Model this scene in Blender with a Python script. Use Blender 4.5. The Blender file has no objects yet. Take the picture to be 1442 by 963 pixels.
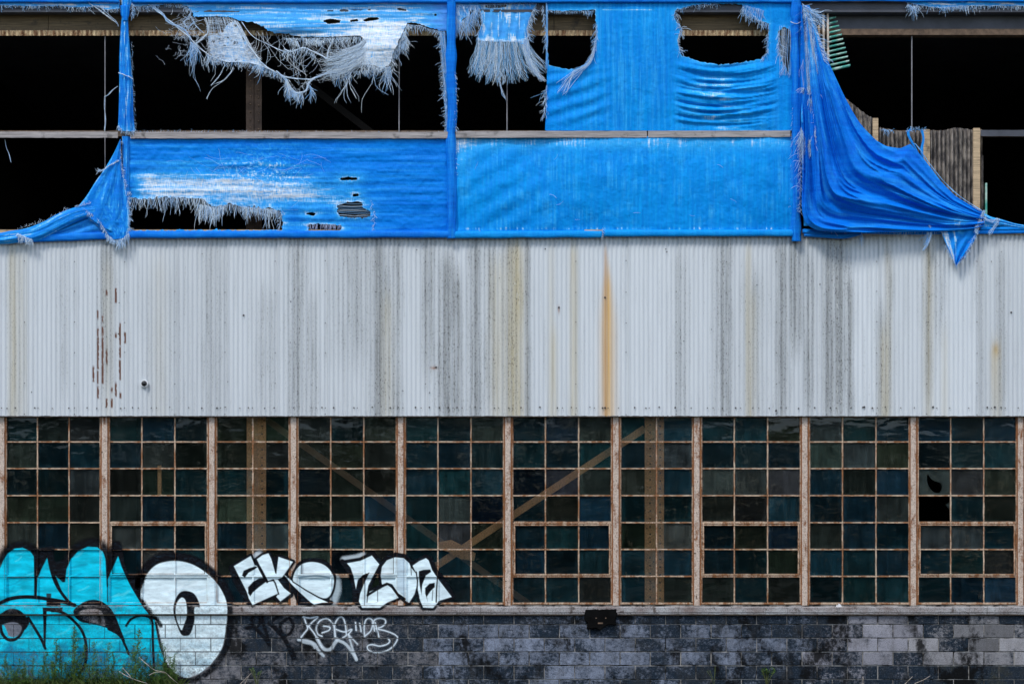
import bpy, math, random
import numpy as np
R = math.radians
rnd = random.Random(7)
rng = np.random.default_rng(7)
sc = bpy.context.scene
COL = sc.collection

# ------------------------------------------------------------------ camera, sky, sun, exposure
S = 96.0            # photograph pixels per metre on the facade plane (y = 0)
D = 24.0            # camera to facade
CAMZ, HOR, CX = 1.9, 786.0, 721.0
cam_d = bpy.data.cameras.new('camera'); cam = bpy.data.objects.new('camera', cam_d); COL.objects.link(cam)
cam.location = (0, -D, CAMZ); cam.rotation_euler = (R(90), 0, 0)
cam_d.sensor_width = 36.0; cam_d.lens = 36.0 * D / (1442 / S)
cam_d.shift_y = (HOR - 481.5) / 1442.0
cam_d.clip_end = 2000.0; cam_d.clip_start = 0.1
sc.camera = cam
SUN_EL, SUN_AZ = 50.0, -42.0        # sun in front of the facade, a little to one side
wd = bpy.data.worlds.new('World'); sc.world = wd; wd.use_nodes = True
nt = wd.node_tree; bg = nt.nodes['Background']
sky = nt.nodes.new('ShaderNodeTexSky'); sky.sky_type = 'NISHITA'; sky.sun_disc = False
sky.sun_elevation = R(SUN_EL); sky.sun_rotation = R(180 + SUN_AZ)
sky.dust_density = 1.2; sky.ozone_density = 1.0; sky.air_density = 1.0
nt.links.new(sky.outputs[0], bg.inputs[0]); bg.inputs[1].default_value = 0.12
sl = bpy.data.lights.new('sun', 'SUN'); so = bpy.data.objects.new('sun', sl); COL.objects.link(so)
sl.energy = 1.5; sl.angle = R(13); sl.color = (1, 0.975, 0.94)
so.rotation_euler = (R(90 - SUN_EL), 0, R(SUN_AZ)); so.location = (-10, -20, 30)
sc.view_settings.view_transform = 'Standard'; sc.view_settings.look = 'None'
sc.view_settings.gamma = 1.0; sc.view_settings.use_curve_mapping = False
sc.view_settings.exposure = 0.82

# ------------------------------------------------------------------ helpers
def wx(px, y=0.0): return (px - CX) / S * (D + y) / D
def wz(py, y=0.0): return CAMZ + (HOR - py) / S * (D + y) / D
def P(px, py, y=0.0): return (wx(px, y), y, wz(py, y))

def tag(o, label=None, cat=None, group=None, kind=None):
    if label: o['label'] = label
    if cat: o['category'] = cat
    if group: o['group'] = group
    if kind: o['kind'] = kind
    return o
def empty(name, loc=(0, 0, 0)):
    o = bpy.data.objects.new(name, None); COL.objects.link(o); o.location = loc; o.empty_display_size = 0.2
    return o
def link(name, me, mat=None, parent=None):
    o = bpy.data.objects.new(name, me); COL.objects.link(o)
    if mat and not me.materials: me.materials.append(mat)
    if parent: o.parent = parent; o.matrix_parent_inverse = parent.matrix_world.inverted() if False else o.matrix_parent_inverse
    return o
def mesh(name, v, f, smooth=False, col=None):
    me = bpy.data.meshes.new(name)
    me.from_pydata(v if isinstance(v, list) else v.tolist(), [], f if isinstance(f, list) else f.tolist())
    if smooth: me.polygons.foreach_set('use_smooth', [True] * len(me.polygons))
    if col is not None:
        a = me.color_attributes.new('Col', 'FLOAT_COLOR', 'POINT')
        c = np.ones((len(me.vertices), 4), np.float32); c[:, :col.shape[1]] = col
        a.data.foreach_set('color', c.ravel())
    me.update()
    return me
class MB:
    """collects simple solids into one mesh"""
    def __init__(s): s.v = []; s.f = []
    def box(s, x0, x1, y0, y1, z0, z1):
        n = len(s.v)
        s.v += [(x0,y0,z0),(x1,y0,z0),(x1,y1,z0),(x0,y1,z0),(x0,y0,z1),(x1,y0,z1),(x1,y1,z1),(x0,y1,z1)]
        s.f += [tuple(n+i for i in q) for q in ((0,3,2,1),(4,5,6,7),(0,1,5,4),(1,2,6,5),(2,3,7,6),(3,0,4,7))]
        return s
    def pbox(s, px0, px1, py0, py1, y0, y1):
        return s.box(wx(px0,y0), wx(px1,y0), y0, y1, wz(py1,y0), wz(py0,y0))
    def bar(s, a, b, w, t, up=(0,-1,0)):
        """rectangular bar from a to b, width w in the facade plane, thickness t in depth"""
        a = np.array(a, float); b = np.array(b, float); d = b-a; d /= np.linalg.norm(d)
        u = np.array(up, float); sd = np.cross(d, u); sd /= np.linalg.norm(sd); u = np.cross(sd, d)
        n = len(s.v)
        for p in (a, b):
            for i, j in ((-1,-1),(1,-1),(1,1),(-1,1)): s.v.append(tuple(p + sd*i*w/2 + u*j*t/2))
        s.f += [tuple(n+i for i in q) for q in ((0,1,2,3),(7,6,5,4),(0,4,5,1),(1,5,6,2),(2,6,7,3),(3,7,4,0))]
        return s
    def dome(s, c, r, h, n=8):
        k = len(s.v); c = np.array(c, float)
        for ring, (rr, hh) in enumerate(((1, 0), (.75, .6))):
            for i in range(n):
                t = 2*math.pi*i/n; s.v.append((c[0]+r*rr*math.cos(t), c[1]-h*hh, c[2]+r*rr*math.sin(t)))
        s.v.append((c[0], c[1]-h, c[2]))
        for i in range(n):
            j = (i+1) % n
            s.f.append((k+i, k+j, k+n+j, k+n+i)); s.f.append((k+n+i, k+n+j, k+2*n))
        return s
    def tube(s, pts, rad, n=6):
        pts = [np.array(p, float) for p in pts]; k0 = len(s.v)
        for i, p in enumerate(pts):
            d = pts[min(i+1, len(pts)-1)] - pts[max(i-1, 0)]; d /= (np.linalg.norm(d)+1e-9)
            a = np.cross(d, (0.3, 1, 0.2)); a /= np.linalg.norm(a); b = np.cross(d, a)
            r = rad[i] if hasattr(rad, '__len__') else rad
            for j in range(n):
                t = 2*math.pi*j/n; s.v.append(tuple(p + r*(a*math.cos(t)+b*math.sin(t))))
        for i in range(len(pts)-1):
            for j in range(n):
                q = (j+1) % n; s.f.append((k0+i*n+j, k0+i*n+q, k0+(i+1)*n+q, k0+(i+1)*n+j))
        s.f.append(tuple(k0+j for j in range(n))[::-1]); s.f.append(tuple(k0+(len(pts)-1)*n+j for j in range(n)))
        return s
    def build(s, name, mat, parent=None, smooth=False):
        return link(name, mesh(name, s.v, s.f, smooth), mat, parent)

# numpy noise
_tab = rng.random((256, 256)).astype(np.float32)
def vnoise(x, y):
    x = np.asarray(x, float); y = np.asarray(y, float); x, y = np.broadcast_arrays(x, y)
    xi = np.floor(x).astype(int); yi = np.floor(y).astype(int); fx = x-xi; fy = y-yi
    fx = fx*fx*(3-2*fx); fy = fy*fy*(3-2*fy)
    g = lambda a, b: _tab[a & 255, b & 255]
    return (g(xi,yi)*(1-fx)+g(xi+1,yi)*fx)*(1-fy) + (g(xi,yi+1)*(1-fx)+g(xi+1,yi+1)*fx)*fy
def fbm(x, y, o=4):
    r = 0; a = .5; t = 0
    for i in range(o): r = r+a*vnoise(x*2**i+17*i, y*2**i+31*i); t += a; a *= .5
    return r/t
def sst(a, b, x): t = np.clip((x-a)/(b-a), 0, 1); return t*t*(3-2*t)
def gauss(x, c, w): return np.exp(-((x-c)/w)**2)
def spline(pts, closed=False, n=8):
    p = np.array(pts, float); m = len(p); out = []
    for i in range(m if closed else m-1):
        if closed: a, b, c, d = p[(i-1) % m], p[i], p[(i+1) % m], p[(i+2) % m]
        else: a, b, c, d = p[max(i-1,0)], p[i], p[i+1], p[min(i+2,m-1)]
        for k in range(n):
            t = k/n
            out.append(.5*((2*b)+(c-a)*t+(2*a-5*b+4*c-d)*t*t+(3*b-a-3*c+d)*t**3))
    if not closed: out.append(p[-1])
    return np.array(out)
def dens(pts, step=2.0, closed=True):
    p = np.array(pts, float); m = len(p); out = []
    for i in range(m if closed else m-1):
        a, b = p[i], p[(i+1) % m]; k = max(1, int(np.linalg.norm(b-a)/step))
        for j in range(k): out.append(a+(b-a)*j/k)
    if not closed: out.append(p[-1])
    return np.array(out)
def ragged(pts, amp=1.6, step=2.0):
    p = dens(pts, step); return p + rng.normal(0, amp*.6, p.shape) + (rng.random((len(p), 1)) < .12)*rng.normal(0, amp, p.shape)
def inside(poly, X, Y):
    r = np.zeros(X.shape, bool); p = np.asarray(poly, float); q = np.roll(p, -1, 0)
    for (x0, y0), (x1, y1) in zip(p, q):
        if y0 == y1: continue
        c = ((y0 > Y) != (y1 > Y)) & (X < (x1-x0)*(Y-y0)/(y1-y0)+x0); r ^= c
    return r
def nearest(poly, X, Y, closed=True):
    p = np.asarray(poly, float); q = np.roll(p, -1, 0)
    if not closed: p, q = p[:-1], q[:-1]
    bd = np.full(X.shape, 1e9); bx = X.copy(); by = Y.copy()
    for (x0, y0), (x1, y1) in zip(p, q):
        dx, dy = x1-x0, y1-y0; L = dx*dx+dy*dy+1e-12
        t = np.clip(((X-x0)*dx+(Y-y0)*dy)/L, 0, 1); nx = x0+t*dx; ny = y0+t*dy
        d = np.hypot(X-nx, Y-ny); m = d < bd
        bd[m] = d[m]; bx[m] = nx[m]; by[m] = ny[m]
    return bd, bx, by

# ------------------------------------------------------------------ materials
class NT:
    def __init__(s, name):
        s.m = bpy.data.materials.new(name); s.m.use_nodes = True; s.t = s.m.node_tree; s.t.nodes.clear()
        s.out = s.n('ShaderNodeOutputMaterial'); s._pos = None
    def n(s, typ, **kw):
        nd = s.t.nodes.new(typ)
        for k, v in kw.items():
            if k.startswith('i_'): nd.inputs[k[2:].replace('_', ' ')].default_value = v
            elif k.startswith('x') and k[1:].isdigit(): s.set(nd.inputs[int(k[1:])], v)
            else: setattr(nd, k, v)
        return nd
    def set(s, sock, v):
        if isinstance(v, bpy.types.NodeSocket): s.t.links.new(v, sock)
        elif isinstance(v, (tuple, list)) and len(v) == 3 and sock.type == 'RGBA': sock.default_value = (*v, 1)
        else: sock.default_value = v
    def pos(s):
        if s._pos is None: s._pos = s.n('ShaderNodeNewGeometry').outputs['Position']
        return s._pos
    def scaled(s, sx, sy, sz):
        m = s.n('ShaderNodeMapping'); s.set(m.inputs['Vector'], s.pos()); m.inputs['Scale'].default_value = (sx, sy, sz); return m.outputs[0]
    def noise(s, vec, scale=1.0, detail=4.0, rough=.6):
        n = s.n('ShaderNodeTexNoise'); s.set(n.inputs['Vector'], vec); n.inputs['Scale'].default_value = scale
        n.inputs['Detail'].default_value = detail; n.inputs['Roughness'].default_value = rough; return n.outputs[0]
    def ramp(s, fac, stops):
        r = s.n('ShaderNodeValToRGB'); s.set(r.inputs[0], fac); e = r.color_ramp.elements
        while len(e) < len(stops): e.new(.5)
        for q, (p, c) in zip(e, stops):
            q.position = p; q.color = (c, c, c, 1) if isinstance(c, (int, float)) else (*c, 1)
        return r.outputs[0]
    def mix(s, fac, a, b, mode='MIX'):
        m = s.n('ShaderNodeMix', data_type='RGBA', blend_type=mode)
        s.set(m.inputs[0], fac); s.set(m.inputs[6], a); s.set(m.inputs[7], b); return m.outputs[2]
    def math(s, op, a, b=0.0, clamp=False):
        m = s.n('ShaderNodeMath', operation=op, use_clamp=clamp); s.set(m.inputs[0], a); s.set(m.inputs[1], b); return m.outputs[0]
    def attr(s, name='Col'): return s.n('ShaderNodeAttribute', attribute_name=name)
    def bump(s, h, strength=.3, dist=.01):
        b = s.n('ShaderNodeBump'); s.set(b.inputs['Height'], h); b.inputs['Strength'].default_value = strength; b.inputs['Distance'].default_value = dist; return b.outputs[0]
    def pbsdf(s, col, rough=.6, normal=None, metal=0.0, spec=.5):
        p = s.n('ShaderNodeBsdfPrincipled'); s.set(p.inputs['Base Color'], col); s.set(p.inputs['Roughness'], rough)
        p.inputs['Metallic'].default_value = metal; p.inputs['Specular IOR Level'].default_value = spec
        if normal is not None: s.set(p.inputs['Normal'], normal)
        return p.outputs[0]
    def done(s, sh): s.t.links.new(sh, s.out.inputs[0]); return s.m

def m_plain(name, col, rough=.7, var=.35, scale=6.0, metal=0.0, spec=.4):
    n = NT(name); f = n.noise(n.pos(), scale, 6)
    c = n.mix(n.ramp(f, [(.3, 0.0), (.7, 1.0)]), tuple(k*(1-var) for k in col), tuple(min(1, k*(1+var)) for k in col))
    return n.done(n.pbsdf(c, rough, n.bump(n.noise(n.pos(), scale*8, 4), .25, .004), metal, spec))
def m_rusty(name, paint, amount, rust=(.26,.095,.03)):
    n = NT(name)
    f = n.noise(n.scaled(1, 1, .35), 9, 8, .7); g = n.noise(n.pos(), 45, 5, .7)
    h = n.math('ADD', n.math('MULTIPLY', f, .65), n.math('MULTIPLY', g, .35))
    c = n.mix(n.ramp(h, [(amount-.05, 0.0), (amount+.05, 1.0)]), rust, paint)
    c = n.mix(n.ramp(n.noise(n.pos(), 22, 6, .7), [(.33, 1.0), (.40, 0.0)]), c, tuple(.14*k for k in rust))
    c = n.mix(n.ramp(n.noise(n.pos(), 60, 4), [(.35, .55), (.65, 1.0)]), (0,0,0), c)
    return n.done(n.pbsdf(c, .75, n.bump(h, .5, .006), 0, .3))
M = {}
M['unlit_black'] = m_plain('unlit_black', (.010,.009,.008), .95, .3, 1.0, spec=.05)  # near-black: darkness of the unlit interior put into the colour
M['mortar'] = (lambda n: n.done(n.pbsdf(n.mix(n.ramp(n.noise(n.pos(), 3.5, 8, .75), [(.42, 0.0), (.58, 1.0)]), (.018,.018,.016), (.38,.36,.33)), .95, None, 0, .1)))(NT('mortar'))
M['mullion'] = m_rusty('mullion_paint', (.66,.53,.43), .44)
M['bar'] = m_rusty('bar_paint', (.64,.47,.33), .50, (.31,.13,.05))
M['rustbar'] = m_rusty('rusted_flange_paint', (.55,.34,.20), .60, (.33,.13,.045))
M['column'] = m_rusty('column_paint', (.88,.46,.19), .40, (.70,.32,.11))
M['dimbrown'] = m_rusty('dim_brace_paint', (.20,.11,.055), .42, (.13,.065,.03))  # darker copy of the column paint, dimness put into the colour
M['dimsteel'] = m_plain('dim_brown_steel', (.075,.05,.036), .85, .5, 9)  # darkened brown, the interior's dimness put into the colour
M['steel_dark'] = m_plain('dark_steel', (.055,.06,.075), .55, .3, 3)
M['steel_rust'] = m_plain('rusty_flange', (.13,.085,.055), .8, .5, 14)
M['rod'] = m_plain('rod_steel', (.22,.22,.23), .5, .3, 8)
M['black'] = m_plain('black_tar', (.004,.004,.004), .9, .4, 8, spec=.05)
M['white'] = m_plain('white_plastic', (.75,.75,.75), .4, .05, 8)
M['glassblack'] = m_plain('black_dome', (.006,.006,.007), .08, .1, 3, spec=.6)
M['screw'] = m_plain('screw_head', (.035,.03,.03), .6, .4, 30)
M['twig'] = m_plain('dry_twig_bark', (.42,.36,.30), .8, .3, 30)
M['stem'] = m_plain('weed_stem', (.10,.12,.035), .8, .3, 20)

def m_wood(name, col):
    n = NT(name); g = n.noise(n.scaled(1.2, 20, 22), 2.2, 8, .7); h = n.noise(n.pos(), 7, 5)
    c = n.mix(n.ramp(g, [(.3, 0.0), (.68, 1.0)]), tuple(k*.4 for k in col), tuple(k*1.25 for k in col))
    c = n.mix(n.ramp(h, [(.28, .75), (.42, 0.0)]), c, (.03,.025,.022))
    return n.done(n.pbsdf(c, .85, n.bump(g, .6, .006)))
M['rail'] = m_wood('weathered_timber', (.36,.33,.32))
M['batten'] = m_wood('batten_timber', (.52,.38,.23))
M['fascia'] = m_wood('brown_fascia', (.15,.105,.055))

def m_strip():
    n = NT('rusted_strip_edge'); g = n.noise(n.scaled(12, 1, 4), 1.5, 5, .7)
    c = n.mix(n.ramp(g, [(.4, 0.0), (.62, 1.0)]), (.16,.075,.03), (.62,.47,.27))
    return n.done(n.pbsdf(c, .85, n.bump(g, .5, .006)))
M['strip'] = m_strip()

def m_cladding():
    n = NT('weathered_corrugated_paint'); at = n.attr('Col')
    c = at.outputs['Color']; spk = n.noise(n.scaled(1, 1, .45), 70, 3, .6); sp2 = n.noise(n.scaled(1, 1, .3), 28, 5, .7)
    grime_shade = n.math('SUBTRACT', 1.0, at.outputs['Alpha'])
    s1 = n.math('MULTIPLY', n.ramp(spk, [(.56, 0.0), (.66, 1.0)]), n.math('ADD', n.math('MULTIPLY', grime_shade, 1.3), .02), True)
    c = n.mix(s1, c, (.06,.06,.055))
    s2 = n.math('MULTIPLY', n.ramp(sp2, [(.58, 0.0), (.7, 1.0)]), n.math('MULTIPLY', grime_shade, .7), True)
    c = n.mix(s2, c, (.62,.64,.62))
    c = n.mix(n.ramp(n.noise(n.scaled(6, 1, .25), 1.5, 6, .65), [(.3, .90), (.7, 1.0)]), (.25,.27,.28), c)
    return n.done(n.pbsdf(c, .62, n.bump(sp2, .15, .004), 0, .3))
M['clad'] = m_cladding()

def m_pane():
    n = NT('dirty_glass'); oi = n.n('ShaderNodeObjectInfo')
    rv = n.n('ShaderNodeVectorMath', operation='ADD'); n.set(rv.inputs[0], n.pos())
    cmb = n.n('ShaderNodeCombineXYZ'); n.set(cmb.inputs[0], n.math('MULTIPLY', oi.outputs['Random'], 37.0)); n.set(cmb.inputs[2], n.math('MULTIPLY', oi.outputs['Random'], 91.0))
    n.set(rv.inputs[1], cmb.outputs[0]); v = rv.outputs[0]
    def mp(sx, sz):
        m = n.n('ShaderNodeMapping'); n.set(m.inputs['Vector'], v); m.inputs['Scale'].default_value = (sx, 1, sz); return m.outputs[0]
    st = n.noise(mp(17, 1.2), 1.0, 5, .65); cl = n.noise(mp(3, 3), 1.3, 5, .6); sp = n.noise(mp(1, 1), 75, 3, .6)
    dirt = n.math('MULTIPLY', n.ramp(st, [(.3, .45), (.74, 1.2)]), n.ramp(cl, [(.25, .35), (.75, 1.5)]))
    spk = n.math('MULTIPLY', n.ramp(sp, [(.68, 0.0), (.74, 1.0)]), n.ramp(cl, [(.5, 0.0), (.7, .9)]))
    tc = n.n('ShaderNodeTexCoord'); sx = n.n('ShaderNodeSeparateXYZ'); n.set(sx.inputs[0], tc.outputs['Object'])
    ed = n.math('MAXIMUM', n.math('DIVIDE', n.math('ABSOLUTE', sx.outputs[0]), .235), n.math('DIVIDE', n.math('ABSOLUTE', sx.outputs[2]), .185))
    ed = n.math('ADD', ed, n.math('MULTIPLY', n.math('SUBTRACT', cl, .5), .5))
    edge = n.math('MULTIPLY', n.ramp(ed, [(.78, 0.0), (1.0, 1.0)]), n.math('MULTIPLY', st, .10))
    alpha = n.math('ADD', n.math('ADD', n.math('MULTIPLY', dirt, oi.outputs['Alpha']), edge), n.math('MULTIPLY', spk, .22), True)
    film = n.n('ShaderNodeBsdfDiffuse'); n.set(film.inputs[0], n.mix(spk, oi.outputs['Color'], (.6,.65,.65)))
    tr = n.n('ShaderNodeBsdfTransparent'); tr.inputs[0].default_value = (.94,.92,.88,1)
    mx = n.n('ShaderNodeMixShader'); n.set(mx.inputs[0], alpha); n.set(mx.inputs[1], tr.outputs[0]); n.set(mx.inputs[2], film.outputs[0])
    wav = n.bump(n.noise(mp(1.1, 2.2), 1.3, 3, .5), .28, .03)
    gl = n.n('ShaderNodeBsdfGlossy'); gl.inputs['Roughness'].default_value = .04; n.set(gl.inputs['Normal'], wav)
    fr = n.n('ShaderNodeFresnel'); fr.inputs[0].default_value = 1.45
    m2 = n.n('ShaderNodeMixShader'); n.set(m2.inputs[0], fr.outputs[0]); n.set(m2.inputs[1], mx.outputs[0]); n.set(m2.inputs[2], gl.outputs[0])
    return n.done(m2.outputs[0])
M['pane'] = m_pane()

def m_block():
    n = NT('painted_concrete_block'); oi = n.n('ShaderNodeObjectInfo')
    a = n.noise(n.pos(), 2.6, 8, .68); b = n.noise(n.scaled(1, 1, 1.3), 17, 10, .82); f = n.noise(n.pos(), 80, 4, .65)
    d = n.noise(n.scaled(1, 1, .7), 1.6, 8, .72); e = n.noise(n.pos(), 44, 6, .8)
    h = n.math('ADD', n.math('MULTIPLY', a, .45), n.math('MULTIPLY', b, .55))
    w = n.math('ADD', h, n.math('MULTIPLY', oi.outputs['Alpha'], .17))
    wear = n.ramp(w, [(.525, 0.0), (.565, .5), (.64, 1.0)])
    pt = n.mix(n.ramp(e, [(.35, 0.0), (.68, 1.0)]), (.005,.009,.014), (.030,.052,.082))
    c = n.mix(wear, pt, oi.outputs['Color'])
    c = n.mix(n.ramp(e, [(.58, 0.0), (.68, .6)]), c, (.42,.42,.42))
    c = n.mix(n.ramp(n.noise(n.scaled(1.4, 1, .8), 3.3, 9, .75), [(.48, 0.0), (.64, .40)]), c, (.060,.052,.040))
    c = n.mix(n.ramp(d, [(.40, .93), (.47, 0.0)]), c, (.004,.004,.004))
    c = n.mix(n.ramp(f, [(.3, .45), (.62, 1.0)]), (0.0,0.0,0.0), c)
    return n.done(n.pbsdf(c, .85, n.bump(n.math('ADD', f, n.math('MULTIPLY', wear, .5)), .7, .008), 0, .1))
M['block'] = m_block()

def m_sill():
    n = NT('stained_concrete_sill'); a = n.noise(n.scaled(1, 1, 2), 2.5, 7, .7); f = n.noise(n.pos(), 70, 4, .7)
    c = n.mix(n.ramp(a, [(.35, 0.0), (.65, 1.0)]), (.20,.155,.14), (.42,.42,.42))
    c = n.mix(n.ramp(f, [(.36, .85), (.5, 0.0)]), c, (.03,.026,.024))
    c = n.mix(n.ramp(n.noise(n.pos(), 6, 6, .7), [(.35, .8), (.42, 0.0)]), c, (.05,.03,.02))
    return n.done(n.pbsdf(c, .85, n.bump(f, .5, .004), 0, .25))
M['sill'] = m_sill()

def m_tarp(name, blue, light, vert):
    n = NT(name); at = n.attr('Col'); sp = n.n('ShaderNodeSeparateColor'); n.set(sp.inputs[0], at.outputs['Color'])
    wear = sp.outputs[0]
    st = n.noise(n.scaled(26, 26, .9) if vert else n.scaled(.9, .9, 20), 1.0, 5, .6)
    fine = n.noise(n.scaled(130, 1, 10), 1.0, 2, .5); fin2 = n.noise(n.scaled(8, 1, 130), 1.0, 2, .5)
    big = n.noise(n.pos(), .8, 5, .6)
    k = n.math('ADD', n.math('MULTIPLY', n.ramp(st, [(.40, 0.0), (.72, 1.0)]), .45), n.math('MULTIPLY', n.ramp(big, [(.35, 0.0), (.7, 1.0)]), .4))
    c = n.mix(k, blue, light)
    c = n.mix(n.math('MULTIPLY', n.ramp(fine, [(.4, 0.0), (.7, 1.0)]), .22), c, light)
    wv = n.math('MULTIPLY', wear, n.math('ADD', .35, n.math('ADD', n.math('MULTIPLY', n.ramp(fin2, [(.35, 0.0), (.62, 1.0)]), .5), n.math('MULTIPLY', n.ramp(fine, [(.35, 0.0), (.62, 1.0)]), .5))), True)
    c = n.mix(n.ramp(wv, [(0.0, 0.0), (.5, .9)]), c, (.045,.44,.86))
    c = n.mix(n.ramp(wv, [(.38, 0.0), (.95, 1.0)]), c, (.78,.82,.86))
    c = n.mix(n.math('MULTIPLY', sp.outputs[1], .8), c, (.02,.05,.16))
    bm = n.bump(n.math('ADD', n.noise(n.pos(), 13, 8, .66), n.math('MULTIPLY', n.math('ADD', fine, fin2), .2)), .75, .014)
    return n.done(n.pbsdf(c, .5, bm, 0, .06))
M['tarp'] = m_tarp('blue_tarp', (.0,.135,.62), (.002,.28,.82), False)
M['tarp_v'] = m_tarp('bright_blue_tarp', (.0,.19,.66), (.002,.36,.84), True)
M['tarp_d'] = m_tarp('deep_blue_tarp', (.0,.095,.56), (.002,.25,.82), False)
M['tarp_pale'] = m_tarp('faded_blue_tarp', (.03,.22,.74), (.16,.42,.86), False)
def m_thread():
    n = NT('tarp_thread'); at = n.attr('Col'); return n.done(n.pbsdf(at.outputs['Color'], .6, None, 0, .3))
M['thread'] = m_thread()
def m_paint():
    n = NT('spray_paint'); at = n.attr('Col')
    b = n.noise(n.pos(), 40, 5, .7); s = n.noise(n.scaled(4, 1, 14), 2.5, 5, .65); w = n.noise(n.pos(), 11, 7, .72)
    c = n.mix(n.math('MULTIPLY', n.ramp(s, [(.3, 1.0), (.5, 0.0)]), .18), at.outputs['Color'], (.05,.12,.18))
    a = n.math('MULTIPLY', at.outputs['Alpha'], 1.0)
    e = n.attr('Wear')      # how rough the ground under the paint is
    k = n.math('MULTIPLY', n.ramp(n.math('ADD', n.math('MULTIPLY', w, .6), n.math('MULTIPLY', b, .4)), [(.40, 1.0), (.56, 0.0)]), e.outputs['Fac'])
    a = n.math('MULTIPLY', a, n.math('SUBTRACT', 1.0, k), True)
    p = n.pbsdf(c, .7, n.bump(b, .2, .003), 0, .08)
    tr = n.n('ShaderNodeBsdfTransparent'); mx = n.n('ShaderNodeMixShader')
    n.set(mx.inputs[0], a); n.set(mx.inputs[1], tr.outputs[0]); n.set(mx.inputs[2], p)
    return n.done(mx.outputs[0])
M['paint'] = m_paint()
def m_leaf(name, a, b):
    n = NT(name); oi = n.n('ShaderNodeObjectInfo'); f = n.noise(n.pos(), 18, 3)
    c = n.mix(n.math('ADD', n.math('MULTIPLY', n.ramp(f, [(.3, 0.0), (.7, 1.0)]), .7), n.math('MULTIPLY', oi.outputs['Random'], .3)), a, b)
    d = n.n('ShaderNodeBsdfTranslucent'); n.set(d.inputs[0], c)
    mx = n.n('ShaderNodeMixShader'); mx.inputs[0].default_value = .25
    n.set(mx.inputs[1], n.pbsdf(c, .6, None, 0, .3)); n.set(mx.inputs[2], d.outputs[0])
    return n.done(mx.outputs[0])
M['weed'] = m_leaf('weed_leaf', (.035,.11,.018), (.15,.27,.05))
M['plant'] = m_leaf('bright_leaf', (.05,.12,.02), (.12,.24,.04))
M['grass'] = m_leaf('grass_blade', (.03,.06,.014), (.10,.13,.03))
M['treeleaf'] = m_leaf('tree_leaf', (.015,.03,.010), (.05,.075,.02))
M['oldsheet'] = (lambda n: n.done(n.pbsdf(n.mix(n.ramp(n.noise(n.scaled(3, 1, 1.2), 4.0, 7, .72), [(.42, 0.0), (.64, 1.0)]), (.06,.053,.05), (.38,.33,.28)), .9, n.bump(n.noise(n.pos(), 40, 5, .7), .5, .006))))(NT('mouldy_corrugated_sheet'))
M['teal'] = (lambda n: n.done(n.pbsdf(n.mix(n.ramp(n.noise(n.pos(), 9, 6, .7), [(.42, 0.0), (.62, 1.0)]), (.04,.30,.24), (.40,.55,.47)), .5, None, 0, .4)))(NT('green_fibreglass'))
M['cream'] = m_plain('pale_timber', (.55,.47,.38), .8, .35, 12)
def m_ground():
    n = NT('gravel_ground'); a = n.noise(n.pos(), .7, 8, .65); b = n.noise(n.pos(), 22, 6, .7)
    c = n.mix(n.ramp(a, [(.42, 0.0), (.6, 1.0)]), (.05,.065,.028), (.16,.145,.125))
    c = n.mix(n.ramp(b, [(.3, .4), (.7, 1.0)]), (.03,.028,.025), c)
    return n.done(n.pbsdf(c, .95, n.bump(b, .6, .02)))
M['ground'] = m_ground()

# ------------------------------------------------------------------ ground
GZ = 0.0
def build_ground():
    xs = np.concatenate([np.linspace(-600,-30,12), np.linspace(-28,28,90), np.linspace(30,600,12)])
    ys = np.concatenate([np.linspace(-600,-30,12), np.linspace(-28,16,70), np.linspace(20,600,12)])
    X, Y = np.meshgrid(xs, ys); Z = (fbm(X*.6+50, Y*.6+50)-.5)*.07*((abs(X) < 26) & (Y < -.6) & (Y > -26))
    w, h = len(xs), len(ys); i = np.arange(w*h).reshape(h, w)
    f = np.stack([i[:-1,:-1], i[:-1,1:], i[1:,1:], i[1:,:-1]], -1).reshape(-1, 4)
    o = link('ground', mesh('ground', np.stack([X, Y, Z], -1).reshape(-1, 3), f, True), M['ground']); o['kind'] = 'structure'
build_ground()

# ------------------------------------------------------------------ the warehouse
XL, XR = -156.0, 1598.0          # ends of the facade, in pixels
ware = empty('warehouse', (0, 0, 0))
tag(ware, 'derelict grey corrugated warehouse with rusty multi-pane windows above a dark block wall', 'building')
ZTOP = wz(-14)
def shell():
    x0, x1 = wx(XL), wx(XR); dp = 15.0
    MB().box(x0-.02, x0+.18, .22, dp, -.2, ZTOP).build('side_wall', M['unlit_black'], ware)
    MB().box(x1-.18, x1+.02, .22, dp, -.2, ZTOP).build('side_wall', M['unlit_black'], ware)
    MB().box(x0, x1, dp, dp+.2, -.2, ZTOP).build('back_wall', M['unlit_black'], ware)
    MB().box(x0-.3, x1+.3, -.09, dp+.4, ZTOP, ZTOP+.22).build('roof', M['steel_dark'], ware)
    MB().box(x0+.2, x1-.2, .25, dp-.02, .005, .08).build('floor_slab', M['unlit_black'], ware)
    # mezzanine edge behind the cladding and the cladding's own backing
    MB().pbox(XL+2, XR-2, 338, 584, .0, .10).build('backing_board', M['unlit_black'], ware)
    b = MB(); b.pbox(XL+2, XR-2, 323.5, 330, -.075, .05); b.build('girt', M['batten'], ware)
shell()

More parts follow.
